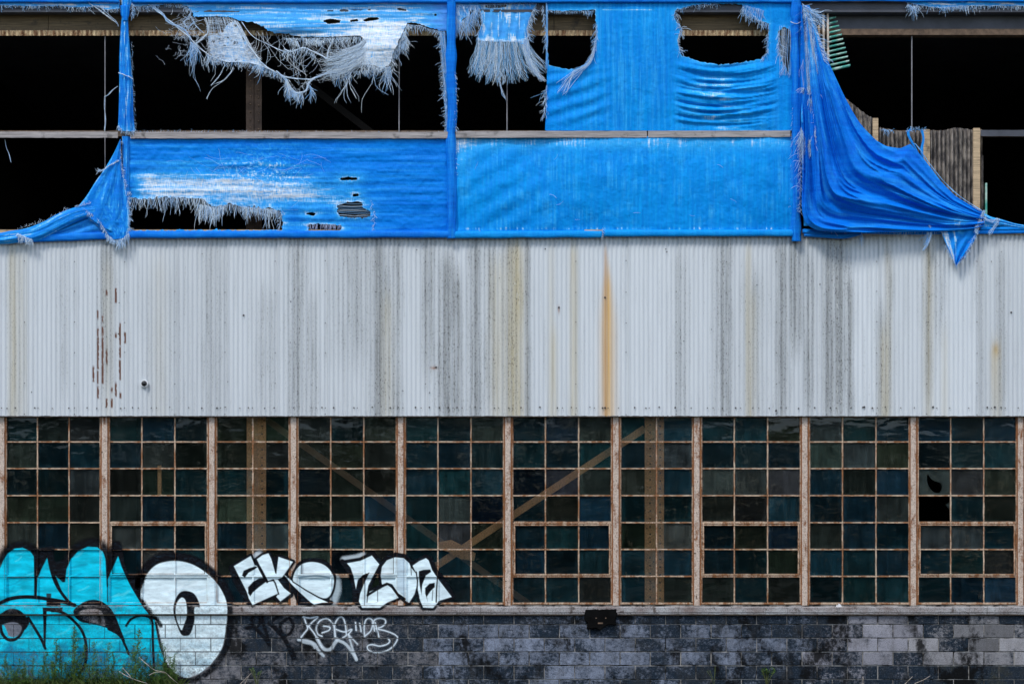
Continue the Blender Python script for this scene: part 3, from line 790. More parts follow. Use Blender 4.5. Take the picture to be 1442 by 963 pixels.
# --- lower panel with the long torn slot
def tarp_lower_torn():
    t = thing('tarp', 'blue tarp panel below the timber rail, torn open in a long white-fringed slot', 'tarp')
    c2 = lambda q: [(180+a/2.752, b/2.752) for a, b in q]
    top = c2([(5,765),(60,772),(120,766),(180,764),(240,768),(290,770),(330,802),(400,790),(440,800),(500,806),(560,808),(592,822)])
    slot = ragged(top+c2([(600,892),(10,892)]), 1.4)
    holes = [slot, ragged(c2([(822,692),(850,686),(900,690),(880,699),(830,699)]), .6, 1.5), ragged(c2([(812,795),(850,785),(905,782),(912,808),(942,820),(938,842),(880,845),(822,838),(808,815)]), 1.2, 1.6),
             ragged(c2([(690,828),(710,823),(735,828),(715,838)]), .6, 1.5), ragged(c2([(695,872),(760,868),(830,874),(826,894),(700,894)]), 1.0, 1.6), ragged(c2([(870,752),(895,750),(897,760),(872,763)]), .5, 1.5)]
    def dep(X, Y): return -.085 + crinkle(X, Y, .014) + .014*(fbm(X*.012, Y*.16, 3)-.5)*2 * sst(196, 215, Y) - .02*gauss(X, 410, 120)*gauss(Y, 262, 40)
    def wr(X, Y, hd):
        near = np.exp(-hd/6.0)
        band = gauss(Y, 262+(X-250)*.045, 19)*sst(180, 215, X)*(1-sst(400, 520, X))
        st = fbm(X*.012, Y*.30, 4); st2 = fbm(X*.4, Y*.4, 3)
        return near*.55*(.3+st2)+band*.95*(.3+st)+.30*sst(.50, .78, st)*(1-sst(450, 620, X)*.75)+.5*gauss(X, 370, 60)*gauss(Y, 240, 32)*sst(.48, .7, st2)
    body = cloth('sheet', [(181,193),(636,193),(636,331),(181,331)], holes, 1.4, dep, wr, M['tarp'], t)
    roll('hem', [(180,330.5),(638,330)], 10, -.105, M['tarp_d'], t)
    T = Threads()
    T.fringe(top, .75, 6, 19, -.09, 92, 14, (.35, 1.0), .28, .25, .2)
    T.fringe(c2([(270,790),(330,805),(380,795)]), .4, 14, 24, -.09, 98, 10, (.4, 1.0), .3, .2, .12)
    T.fringe(c2([(440,800),(580,815)]), .45, 10, 24, -.09, 84, 10, (.4, 1.0), .3, .2, .12)
    T.fringe(c2([(190,766),(194,768)]), .3, 18, 25, -.09, 92, 5, (.5, 1.0), .3)
    for i in range(90):   # loose web of pulled threads over the face
        x, y = rnd.gauss(365, 55), rnd.gauss(243, 26)
        if not (190 < x < 530 and 205 < y < 300): continue
        k = rnd.uniform(.5, 1); T.strand(x, y, -.118, rnd.choice([5, 10, 170, 95])+rnd.gauss(0, 22), rnd.uniform(12, 42), tuple(b*(1-k)+w_*k for b, w_ in zip(BL, (.55,.74,.9))), .16, .0, .14, 8)
    for i in range(12): T.rope([(815/2.752+180+rnd.uniform(-4,2), 287+i*1.6), (495, 288+i*1.6+rnd.uniform(-1,1)), (523+rnd.uniform(-4,3), 287+i*1.7)], -.085, 1, .8, .26, (.2, .9))
    for i in range(60): x = rnd.uniform(432, 482); T.strand(x, 316+rnd.uniform(-1,1), -.088, 92+rnd.gauss(0,8), rnd.uniform(5, 9), tuple(b*.4+.45 for b in BL), .3, .1, .1, 4)
    T.fringe([(523,282),(528,300),(526,322)], .9, 3, 8, -.09, 150, 50, (.4,1.0), .25)
    T.fringe([(398,298),(394,318),(392,335)], .8, 3, 8, -.1, 150, 50, (.3,1.0), .25)
    T.fringe([(183,186),(330,187),(480,189),(632,189)], 2.2, 1, 4, -.10, -80, 30, (.1,.7), .25, 0)
    T.build(t)
tarp_lower_torn()

# --- lower panel, intact
def tarp_lower_whole():
    t = thing('tarp', 'intact bright blue tarp panel stretched below the timber rail between two wrapped posts', 'tarp')
    def dep(X, Y):
        return -.085+crinkle(X, Y, .011)+.045*(fbm(X*.012+9, Y*.014+2, 2)-.5)*2+.0035*np.sin(X*2*np.pi/6.42)*sst(.4,.6,fbm(X*.02,Y*.01+4)) - .05*np.sin(np.pi*np.clip((Y-193)/135,0,1))*(.5+.7*fbm(X*.012+3, Y*.012)) + .008*np.sin((X*.55+Y*.9)*.22)*gauss(X, 700, 70)
    def wr(X, Y, hd):
        st = fbm(X*.5, Y*.02, 4); s2 = fbm(X*.05, Y*.08+6, 4)
        return .34*sst(.40, .85, st)*(.15+1.0*sst(.4,.7,s2)) + .75*gauss(X, 652, 16)*(1-sst(200, 262, Y))*st + .35*gauss(Y, 200, 10) + .5*gauss(Y, 322, 2)*sst(.5,.7,st)
    cloth('sheet', [(640,192),(1117,192),(1117,331),(640,331)], [], 1.5, dep, wr, M['tarp_v'], t)
    roll('hem', [(640,330.5),(848,330)], 10, -.105, M['tarp_v'], t, amp=.7); roll('hem', [(850,328.5),(1118,328)], 9.5, -.108, M['tarp_v'], t, amp=.5)
    T = Threads(); T.fringe([(848,322),(850,333)], .8, 2, 6, -.14, 60, 60, (.3,.9), .25); T.fringe([(643,200),(641,262)], 1.1, 2, 5, -.1, 100, 60, (.4,1), .25)
    for i in range(9):
        x, y = rnd.uniform(655, 1105), rnd.uniform(205, 315); k = rnd.uniform(.3,.8); T.strand(x, y, -.15, rnd.choice([5, 90])+rnd.gauss(0,12), rnd.uniform(5, 14), tuple(b*(1-k)+.76*k for b in BL), .2, .02, .2)
    T.build(t)
tarp_lower_whole()

# --- upper panel with two open bays and a hanging rag
c3 = lambda q: [(600+a/2.67, b/2.67) for a, b in q]
def tarp_upper_holed():
    t = thing('tarp', 'bright blue tarp panel above the timber rail with two sagging ragged holes', 'tarp')
    h1 = ragged(c3([(455,40),(520,42),(636,38),(640,90),(640,150),(625,205),(600,240),(560,262),(510,258),(462,246),(455,150)]), .7)
    h2 = ragged(c3([(935,40),(1000,22),(1080,15),(1190,18),(1200,60),(1290,90),(1285,150),(1285,200),(1260,222),(1180,238),(1100,245),(1020,230),(960,210),(945,150),(960,110),(935,70)]), 1.0)
    h3 = ragged(c3([(1325,120),(1345,100),(1368,110),(1370,200),(1365,275),(1345,240),(1328,200)]), 1.0)
    out = c3([(452,8),(1400,8),(1400,492),(447,492),(452,400),(455,250),(450,120)])
    def sag(X): return 18*(1-((X-1018)/85)**2)
    def dep(X, Y):
        w2 = sst(945, 965, X)*(1-sst(1080, 1100, X))*sst(84, 98, Y)*(1-sst(172, 184, Y))
        ph = (Y-sag(X)*(1-(Y-90)/160))*.46+1.8*fbm(X*.02, Y*.03)
        fold = w2*(.055*(fbm(X*.010+3, ph*.42, 2)-.5)*2*(.5+.7*gauss(X,1015,50))+.016*(fbm(X*.02, ph*.95+7, 3)-.5)*2)
        w1 = sst(765, 775, X)*(1-sst(835, 870, X))*sst(95, 110, Y)*(1-sst(160, 184, Y))
        fold += w1*.010*np.sin((Y+.35*(X-770))*.30+2*fbm(X*.03,Y*.03))
        top = .004*np.sin(X*2*np.pi/6.42)*sst(.35,.6,fbm(X*.02+5,Y*.01))*(1-w2)
        return -.075+crinkle(X, Y, .009)+fold*1.15+top-.03*np.sin(np.pi*np.clip(Y/185,0,1))*gauss(X,890,60)-.03*w2
    def wr(X, Y, hd):
        st = fbm(X*.55, Y*.018, 4); s2 = fbm(X*.04, Y*.2, 4)
        w2 = sst(945, 965, X)*(1-sst(1080, 1100, X))*sst(105, 112, Y)
        return .45*np.exp(-hd/2.5)+.30*sst(.42,.85,st)*(.4+.8*gauss(X,885,45))+.55*w2*sst(.50,.74,s2)*gauss(X,1010,50)+.6*gauss(Y,14.5,.8)*sst(845,850,X)*(1-sst(915,925,X))
    cloth('sheet', out, [h1, h2, h3], 1.4, dep, wr, M['tarp_v'], t)
    roll('top_hem', [(640,1.5),(1118,1.0)], 6, -.09, M['tarp_d'], t)
    T = Threads()
    T.fringe(c3([(640,90),(640,160),(625,210),(600,245)]), .6, 5, 14, -.09, 110, 25, (.1,.7), .3, .2, .2)
    for i in range(26): a = rnd.uniform(0,1); T.rope(c3([(640-10*a,150+60*a),(610,235+12*a),(560+rnd.uniform(-15,10),270+rnd.uniform(-8,22)),(510+rnd.uniform(-20,30),320+rnd.uniform(-20,40))]), -.11, 1, 1.2, .3, (.2,.9))
    T.fringe(c3([(455,40),(560,44),(632,40)]), 1.0, 2, 7, -.085, 85, 30, (.2,.8), .28)
    T.fringe(c3([(600,45),(625,45)]), .5, 4, 8, -.085, 90, 8, (.2,.7), .3)
    T.fringe(c3([(1190,25),(1220,50),(1260,80),(1290,95)]), .45, 5, 16, -.09, 95, 18, (.15,.8), .3, .25, .2)
    T.fringe(c3([(1195,20),(1270,40)]), .5, 6, 14, -.09, 90, 14, (.1,.7), .32, .25, .2)
    T.fringe(c3([(935,45),(940,70),(960,110),(945,150),(955,200)]), .6, 3, 12, -.09, 80, 55, (.2,.9), .28, .2, .3)
    T.fringe(c3([(1285,130),(1285,200),(1262,222)]), .7, 2, 8, -.09, 110, 40, (.2,.8), .28)
    T.fringe(c3([(940,38),(1010,20),(1100,15)]), .9, 2, 6, -.085, 90, 30, (.2,.7), .25)
    for i in range(26): x = rnd.uniform(1322, 1372); T.rope(c3([(x, 95+rnd.uniform(0,20)), (x+rnd.uniform(-6,6), 180), (x+rnd.uniform(-10,8), 285)]), -.08, 1, 1.0, .26, (.2,.9))
    T.fringe(c3([(1325,120),(1330,200),(1350,260),(1370,280)]), .8, 4, 12, -.09, 100, 40, (.2,.9), .28)
    # cord down the open edge
    T.rope(c3([(452,8),(455,120),(453,200),(452,260)]), -.09, 8, 1.4, .5, (.0,.4)); T.fringe(c3([(440,20),(450,120),(447,180)]), .9, 3, 9, -.09, 110, 30, (.2,.8), .28)
    T.fringe(c3([(455,320),(450,380),(445,440)]), .8, 4, 14, -.09, 130, 35, (.2,.9), .28); T.build(t)
    # rag hanging in the open bay
    g = thing('tarp_rag', 'torn scrap of blue tarp hanging from the eave with a long thread fringe', 'tarp')
    rag = c3([(195,15),(420,15),(400,40),(380,100),(380,172),(330,158),(250,158),(190,152),(212,85)])
    def d2(X, Y): return -.05+crinkle(X, Y, .012)+.012*np.sin(X*.5+Y*.1+3*fbm(X*.05,Y*.03))*sst(5,50,Y)
    cloth('sheet', dens(rag, 3), [ragged(c3([(210,22),(300,18),(305,26),(240,34)]), .8, 1.6)], 1.4, d2, lambda X, Y, hd: .25+.55*sst(.48,.7,fbm(X*.5,Y*.05))+.4*gauss(Y,58,4)+.4*np.exp(-hd/3), M['tarp_pale'], g)
    T = Threads()
    for i in range(330):
        a = rnd.random(); x = 190+190*a; L = rnd.uniform(105, 155)*(.55+.45*math.sin(.35+a*2.6)+.12) ; lean = -25+55*a**2*1.7
        p = [(x, 153), (x+lean*.35+rnd.uniform(-5,5), 153+L*.4), (x+lean*.8+rnd.uniform(-8,8), 153+L*.75), (x+lean*1.25+rnd.uniform(-14,14), 153+L)]
        T.rope(c3(p), -.05, 1, 1.0, .32, (.05,.95), (.03,.34,.70))
    for i in range(90):
        a = rnd.random(); x = 360+25*a; T.rope(c3([(x,150),(x+8,200+20*a),(x+30+rnd.uniform(-8,8),250+20*a),(x+60+rnd.uniform(-15,15),285+25*a)]), -.05, 1, 1.0, .3, (.1,.95), (.02,.30,.72))
    for i in range(7): T.rope(c3([(270,230),(272,290),(285,340+rnd.uniform(-10,10)),(300,375+rnd.uniform(-8,4))]), -.05, 1, 1.0, .3, (.2,.8))
    T.fringe(c3([(410,25),(385,80),(380,150)]), .5, 4, 14, -.055, 70, 35, (.2,.9), .3, .2, .25)
    T.fringe(c3([(215,30),(210,85),(192,150)]), .9, 2, 8, -.055, 130, 40, (.2,.9), .28)
    T.build(g)
    g = thing('tarp_rag', 'small frayed blue tarp remnant hanging in the corner beside the post under the eave', 'tarp')
    fr = c3([(102,8),(200,14),(205,30),(170,60),(140,70),(120,110),(104,120)])
    cloth('sheet', ragged(fr, .8, 2.5), [ragged(c3([(160,38),(185,40),(188,60),(165,62)]), .5, 1.6)], 1.4, lambda X, Y: -.06+crinkle(X,Y,.01), lambda X, Y, hd: .3+.4*fbm(X*.4,Y*.1), M['tarp'], g)
    T = Threads(); T.fringe(c3([(104,40),(125,90),(150,70),(200,30)]), .35, 7, 24, -.07, 88, 14, (.1,.8), .32, .25, .16); T.fringe(c3([(104,20),(195,22)]), .5, 8, 24, -.075, 85, 22, (.1,.8), .3, .2, .2)
    T.fringe(c3([(200,20),(300,12),(420,14)]), .7, 2, 8, -.06, 80, 40, (.2,.9), .28); T.build(g)
tarp_upper_holed()

# --- upper shredded tarp with web of threads
c5 = lambda q: [(400+a/5.546, b/5.546) for a, b in q]
c4 = lambda q: [(200+a/6.418, b/6.418) for a, b in q]
def tarp_shredded():
    t = thing('tarp', 'shredded faded blue tarp under the eave with white webs of pulled threads', 'tarp')
    out = [(186,3),(636,3)]+c5([(1300,250),(1225,238),(1150,225),(1050,185),(965,180),(930,250),(880,360),(850,430),(830,500),(770,545),(700,510),(640,510),(580,500),(590,420),(640,330),(600,280),(440,285),(330,290),(150,290),(0,265)])
    out += c4([(1190,300),(1100,250),(1000,200),(860,190),(820,155),(590,150),(470,155),(440,90),(400,60),(340,40),(250,35),(130,60),(60,50),(-80,60)])
    holes = [ragged(c5(h), .35, 1.2) for h in ([(295,165),(360,148),(440,160),(435,180),(350,190)], [(510,160),(575,150),(580,168),(520,175)], [(600,160),(680,135),(740,140),(735,158),(640,172)],
             [(295,87),(410,80),(412,90),(300,94)], [(432,82),(470,72),(515,82),(500,95),(440,94)], [(870,72),(905,64),(965,80),(960,90),(900,84)], [(1165,112),(1190,108),(1194,128),(1172,130)], [(1002,155),(1035,152),(1038,166),(1010,166)], [(650,74),(715,74),(716,82),(655,84)])]
    holes += [ragged(c4(h), .3, 1.2) for h in ([(680,60),(740,62),(738,70),(684,70)], [(790,70),(830,70),(828,80),(795,82)])]
    def dep(X, Y):
        lens = gauss(X, 410, 60)*gauss(Y, 38, 14)
        bag = gauss(X, 540, 28)*gauss(Y, 62, 26)
        return -.06+crinkle(X, Y, .010)+.016*(fbm(X*.015, Y*.22, 3)-.5)*2*sst(6,16,Y)-.06*lens-.09*bag
    def wr(X, Y, hd):
        st = fbm(X*.02, Y*.5, 4); s2 = fbm(X*.3, Y*.3, 3)
        bag = np.clip(1.25*gauss(X, 540, 38)*gauss(Y, 62, 34), 0, 1)*sst(24, 34, Y)
        low = sst(41, 52, Y)*(1-sst(560, 600, X))
        return .30+.45*sst(.45,.72,st)*(1-sst(560,630,X)*.6)+bag*1.1+low*.35+.3*np.exp(-hd/1.5)-.30*sst(590,620,X)
    cloth('sheet', ragged(out, .9, 2.2), holes, 1.25, dep, wr, M['tarp_pale'], t, dirt=lambda X, Y: .75*gauss(Y, 44+.0*X, 4)*gauss(X, 405, 26))
    roll('top_hem', [(186,1.8),(636,1.5)], 6, -.085, M['tarp_d'], t)
    T = Threads(); W = (.55, 1.0)
    # long swags
    T.rope(c4([(60,45),(150,110),(250,190),(330,260),(420,330),(480,400),(560,470),(650,525),(760,555),(880,560),(1000,575),(1100,605),(1200,650),(1290,695),(1412,715)]), -.06, 5, 1.1, .42, W)
    T.rope(c4([(90,55),(190,140),(240,200),(340,250),(400,290),(440,370)]), -.06, 7, 2.2, .42, (.2,.9))
    T.rope(c5([(0,600),(100,615),(205,622),(260,600),(350,575),(460,555),(560,520),(640,500)]), -.06, 5, 1.0, .42, W)
    T.rope(c5([(-60,560),(10,620),(30,680),(80,725),(130,728),(175,705),(195,650),(235,615),(300,590),(400,550),(480,500),(560,420),(600,330)]), -.065, 10, 1.5, .45, (.3,1.0))
    T.rope(c5([(300,590),(400,520),(480,460),(560,400),(620,300)]), -.06, 4, 1.2, .35, W); T.rope(c5([(340,575),(460,530),(560,460),(600,400)]), -.06, 3, 1.2, .35, W)
    T.rope(c5([(0,385),(60,405),(150,375),(230,405),(300,440),(335,460),(345,400),(370,330),(380,290)]), -.06, 5, 1.2, .36, W)
    T.rope(c5([(335,460),(470,460),(560,455)]), -.06, 2, .8, .3, W)
    T.rope(c4([(840,190),(900,300),(960,410),(1030,500),(1100,590),(1180,640)]), -.065, 6, 1.2, .42, W); T.rope(c4([(900,200),(1000,330),(1150,410),(1260,460),(1340,470),(1412,455)]), -.06, 3, .8, .36, W)
    T.rope(c4([(860,195),(940,340),(1000,450),(1080,540)]), -.06, 4, 1.5, .35, W)
    T.rope(c4([(440,90),(430,160),(370,200),(420,260),(470,180)]), -.06, 5, 3.5, .32, (.3,.9)); T.rope(c4([(480,400),(560,340),(600,280),(570,160)]), -.06, 5, 1.5, .35, W)
    T.rope(c4([(440,150),(500,250),(560,300)]), -.06, 3, 1.5, .3, (.3,.9)); T.rope(c4([(270,35),(275,100),(262,140)]), -.06, 1, .5, .25, W)
    # open net: warp and weft between the sheet edge and the swag
    for i in range(52):
        a = i/51; x0, y0 = 590+250*a, 155+8*a; x1, y1 = 600+420*a+rnd.uniform(-8,8), 470+70*a-40*abs(a-.4)
        if rnd.random() < .9: T.rope(c4([(x0,y0),(x0*.6+x1*.4+rnd.gauss(0,24),y0+(y1-y0)*.45),(x1,y1),(x1+rnd.uniform(-10,20),min(570,y1+60))]), -.06, 1, 1.6, .27, W)
    for i in range(46):
        b = i/45; y = 190+350*b; xa = 590+30*b+rnd.uniform(-25,25); xb = 850+130*b
        if b < .35 and rnd.random() < .45: xb = xa+rnd.uniform(60,170)
        T.rope(c4([(xa,y+12*b),((xa+xb)/2,y+rnd.gauss(0,18)-10),(xb-rnd.random()*40,y-40*b+rnd.gauss(0,16))]), -.062, 1, 1.5, .25, W)
    for i in range(150): x, y = 590+rnd.random()*150, 330+rnd.random()*210; T.strand(*c4([(x,y)])[0], -.06, rnd.uniform(0,360), rnd.uniform(4,11), (.66,.72,.8), .22, .05, .5)
    for i in range(60): x, y = 900+rnd.random()*100, 420+rnd.random()*120; T.strand(*c4([(x,y)])[0], -.06, -35+rnd.gauss(0,12), rnd.uniform(5,14), (.66,.72,.8), .22, .0, .2)
    for i in range(70):     # tangle between the sheet and the swags
        xa = rnd.uniform(360, 545); ya = 50-6*rnd.random(); xb = xa+rnd.gauss(10, 38); yb = np.interp(xb, [330,370,400,420,437,460,500,540,560], [88,100,108,128,112,100,92,85,70])-rnd.uniform(0, 22)
        sg = rnd.uniform(2, 16); T.rope([(xa, ya), (xa*.7+xb*.3+rnd.gauss(0,3), ya*.65+yb*.35+sg*.7), (xa*.3+xb*.7+rnd.gauss(0,3), ya*.3+yb*.7+sg), (xb, yb)], -.06+rnd.uniform(-.03,.03), 1, 1.6, .26, W)
    for i in range(120): x, y = rnd.gauss(262, 12), rnd.gauss(42, 16); T.strand(x, max(12, y), -.06, rnd.uniform(0, 360), rnd.uniform(6, 20), (.62,.74,.88), .22, .08, .55, 8)
    for i in range(160): x = rnd.uniform(300, 470); y = np.interp(x, [300,350,400,420,437,470], [84,92,108,128,112,100]); T.strand(x, y+rnd.gauss(0,1.5), -.06, rnd.uniform(20, 160), rnd.uniform(3, 12), (.66,.78,.9), .2, .1, .6, 7)
    for i in range(240):    # strands streaming off the bag
        q = rnd.random(); x, y = c5([(640-60*q+rnd.gauss(0,10), 300+210*q)])[0]
        T.rope([(x+4, y-3), (x-6+rnd.gauss(0,2), y+5+rnd.gauss(0,2)), (x-16-rnd.random()*18, y+11+8*rnd.random()), (x-26-rnd.random()*34, y+19+rnd.gauss(0,5))], -.075+rnd.uniform(-.03,.02), 1, 1.2, .24, (.6,1))
    for i in range(260): x, y = c5([(rnd.uniform(585, 860), rnd.uniform(430, 545))])[0]; T.strand(x, y, -.12+rnd.uniform(-.03,.05), rnd.gauss(95, 28), rnd.uniform(4, 14), (.72,.82,.9), .22, .2, .4, 6)
    mat_ = []
    for h in range(46): cx_, cy_ = rnd.uniform(595, 860), rnd.uniform(175, 420); rr = rnd.uniform(6, 22); mat_.append(ragged(c4([(cx_-rr, cy_), (cx_, cy_+rr*.7), (cx_+rr, cy_), (cx_, cy_-rr*.7)]), .3, 1.2))
    cloth('matted_patch', ragged(c4([(598,330),(700,300),(760,240),(830,170),(880,260),(930,370),(1010,480),(1090,590),(960,570),(840,555),(730,545),(640,515),(605,450)]), 1.3, 2.0), mat_, 1.1, lambda X, Y: -.045+crinkle(X, Y, .012), lambda X, Y, hd: .75+.4*fbm(X*.5, Y*.5)-.25*sst(.5,.7,fbm(X*.2,Y*.2)), M['tarp_pale'], t)
    # tassels
    def tassel(line, sp, l0, l1, ang=92, spread=16, w=(.2,.95), r=.3): T.fringe(line, sp, l0, l1, -.065, ang, spread, w, r, .25, .3)
    tassel(c4([(440,380),(500,420)]), .18, 12, 36, 92, 10, (.1,.9)); tassel(c4([(580,490),(640,520)]), .4, 6, 20); tassel(c4([(640,520),(760,560),(900,560),(1080,600)]), .7, 2, 10)
    tassel(c4([(1030,590),(1110,610)]), .25, 5, 18, 105, 20); tassel(c4([(1110,610),(1300,700)]), .8, 3, 12); tassel(c4([(1190,650),(1200,655)]), .35, 12, 18, 90, 4)
    tassel(c4([(1300,710),(1345,800),(1400,850)]), .35, 6, 22, 85, 16, (.2,1)); tassel(c5([(40,700),(90,730),(150,725)]), .3, 6, 18); tassel(c5([(195,660),(210,690)]), .4, 10, 22, 80, 8)
    tassel(c5([(10,640),(40,720)]), .5, 8, 20, 80, 8); tassel(c5([(360,570),(460,560),(520,545)]), .35, 5, 20, 85, 14); tassel(c5([(505,590),(520,600)]), .4, 25, 36, 100, 4, (.5,1)); tassel(c5([(540,560),(720,545)]), .6, 3, 11)
    tassel(c5([(790,530),(830,520)]), .14, 14, 40, 88, 8, (.2,.9)); tassel(c5([(700,600),(704,604)]), .6, 20, 28, 95, 3); tassel(c5([(840,440),(880,370),(930,270),(965,190)]), .35, 5, 16, 75, 18, (.35,1))
    tassel(c5([(965,195),(1010,200),(1060,200),(1130,230),(1220,250)]), .6, 3, 10, 80, 22, (.4,1)); tassel(c5([(930,250),(960,300),(925,360)]), .3, 5, 17, 90, 14, (.4,1))
    tassel(c5([(0,300),(300,300),(600,290)]), .55, 3, 12, 90, 22, (.5,1)); tassel(c5([(40,300),(110,330)]), .3, 5, 9, 90, 8, (.6,1)); tassel(c5([(170,310),(300,320)]), .3, 4, 9, 90, 8, (.6,1)); tassel(c5([(0,400),(160,380),(240,420)]), .7, 4, 14, 95, 30, (.5,1))
    tassel(c5([(580,490),(700,520),(780,540)]), .4, 3, 9, 95, 30, (.3,1))
    for pts in ([(750,585),(720,650),(690,700),(625,775)], [(825,605),(790,680),(730,730),(620,770)], [(830,620),(740,730),(640,800),(600,860),(585,900)]): T.rope(c4(pts), -.06, 2, .8, .28, (.5,.9))
    for i in range(36): T.strand(*c5([(rnd.uniform(340,440), rnd.uniform(300,480))])[0], -.06, rnd.uniform(0,180), rnd.uniform(3,12), (.55,.62,.7), .2, .0, .5)
    T.fringe([(186,9),(215,9),(225,5),(255,7),(268,14)], .5, 2, 7, -.06, 85, 40, (.2,.9), .28)
    # frayed edge beside the post
    for i in range(26): T.rope([(622+rnd.uniform(-3,4), 45), (626+rnd.uniform(-3,3), 90), (629+rnd.uniform(-3,2), 140), (631+rnd.uniform(-3,3), 184)], -.075, 1, 1.5, .4, (.0,.6))
    T.fringe([(620,45),(624,90),(628,140),(630,184)], .4, 3, 10, -.08, 115, 35, (.2,.9), .28, .15, .3)
    T.build(t)
tarp_shredded()

# --- eave edge remnants
def eave_remnants():
    for (a, b, lab, seed) in ((-140, 168, 'narrow frayed blue tarp strip along the eave above the gathered drape', 1), (1128, 1590, 'narrow frayed blue tarp strip along the eave above the green sheet', 2)):
        t = thing('tarp_strip', lab, 'tarp', None)
        roll('top_hem', [(a, 1.0 if seed == 1 else .2), (b, 1.5)], 6 if seed == 1 else 4, -.09, M['tarp_d'], t)
        if seed == 1:
            out = [(a,2),(b,2),(b,13),(150,14),(135,9),(110,11),(80,8.5),(40,9.5),(0,8),(a,9)]
        else: out = [(1265,1),(b,1),(b,10),(1400,9),(1360,9),(1330,12),(1300,9),(1280,5)]
        cloth('sheet', ragged(out, .6, 3), [], 1.4, lambda X, Y: -.075+crinkle(X,Y,.012), lambda X, Y, hd: .35+.6*sst(.45,.7,fbm(X*.05,Y*.6)), M['tarp_pale' if seed == 1 else 'tarp'], t)
        T = Threads()
        ln = [(p[0], p[1]-.5) for p in out[2:]]
        T.fringe(ln, .8, 2, 7, -.08, 85, 40, (.2,.9), .28)
        if seed == 1: T.rope([(125,5),(145,18),(158,28),(166,34)], -.08, 3, 1.2, .35, (.5,1)); T.fringe([(184,4),(187,12),(185,22)], .5, 3, 8, -.1, 60, 40, (.2,.9), .3)
        else: T.fringe([(1278,5),(1285,10),(1292,8)], .25, 5, 13, -.085, 85, 20, (.2,.9), .28); T.fringe([(1325,10),(1365,9)], .4, 2, 8, -.08, 90, 25, (.2,.9), .28)
        T.build(t)
eave_remnants()

# --- wrapped posts
def wraps():
    t = thing('tarp_wrap', 'blue tarp bunched and tied round the post above the rail beside the half-bared bay', 'tarp')
    v = []
    A = [(171,0),(172,20),(170,40),(168,80),(168,120),(167,160),(166,184)]; B = [(187,0),(181,20),(181,40),(184,80),(187,120),(188,160),(190,186)]
    ruled('sheet', A, B, 110, 34, lambda U, V, X, Y: -.10-.055*np.sin(np.pi*V)**.6+.014*np.sin(V*17+U*4+3*fbm(U*5, V*4))*(.3+U), lambda U, V, X, Y: .1+.55*sst(.5,.75,fbm(X*.8, Y*.05))+.5*sst(.93,1,U)*fbm(X*.5,Y*.5), M['tarp_d'], t)
    wrap('knot', 177, 13, 8, 30, -.12, M['tarp_d'], t, 4, ((28,.35),))
    T = Threads(); T.rope([(167,103),(175,106),(181,108),(187,112)], -.175, 3, .7, .5, (.5,1)); T.fringe([(166,178),(176,186),(190,184)], .4, 2, 7, -.14, 90, 40, (.3,1), .3); T.fringe([(185,60),(188,150),(190,185)], 2, 1, 4, -.12, 30, 40, (.2,.9), .25)
    T.rope([(167,38),(163,30),(150,18),(138,8)], -.1, 2, .8, .3, (.5,1)); T.rope([(166,122),(158,128),(152,134),(148,136)], -.06, 3, .8, .35, (.4,.9)); T.rope([(148,136),(147.6,150),(148.5,168),(147.5,184)], .10, 4, .8, .35, (.4,.9)); T.build(t)
    t = thing('tarp_wrap', 'blue tarp wound round the full height post beside the shredded tarp', 'tarp')
    wrap('sheet', 635.5, 13, -4, 337, -.10, M['tarp_d'], t, 11, ((187,.15),(330,-.3))); T = Threads(); T.fringe([(640,100),(641,184)], .8, 2, 6, -.12, 60, 40, (.3,.9), .27); T.build(t)
    t = thing('tarp_wrap', 'blue tarp wound round the full height post beside the large sweeping drape', 'tarp')
    wrap('sheet', 1121, 14, -4, 341, -.11, M['tarp_d'], t, 23, ((30,.25),(330,.1)))
    T = Threads(); T.rope([(1113,31),(1121,34),(1128,31)], -.17, 2, .5, .4, (.5,1)); T.fringe([(1116,150),(1114,300)], 3, 1, 4, -.13, 130, 40, (.3,.9), .25); T.build(t)
    t = thing('tarp_wrap', 'narrow blue tarp strip on the post below the rail beside the torn slot', 'tarp')
    ruled('sheet', [(172,192),(173,240),(177,300),(177,334)], [(182,192),(182,240),(182,300),(182,334)], 80, 14, lambda U, V, X, Y: -.098-.03*np.sin(np.pi*V)+.006*np.sin(V*14+U*9), lambda U, V, X, Y: .15+.4*sst(.5,.75,fbm(X*.5,Y*.04)), M['tarp_d'], t)
wraps()

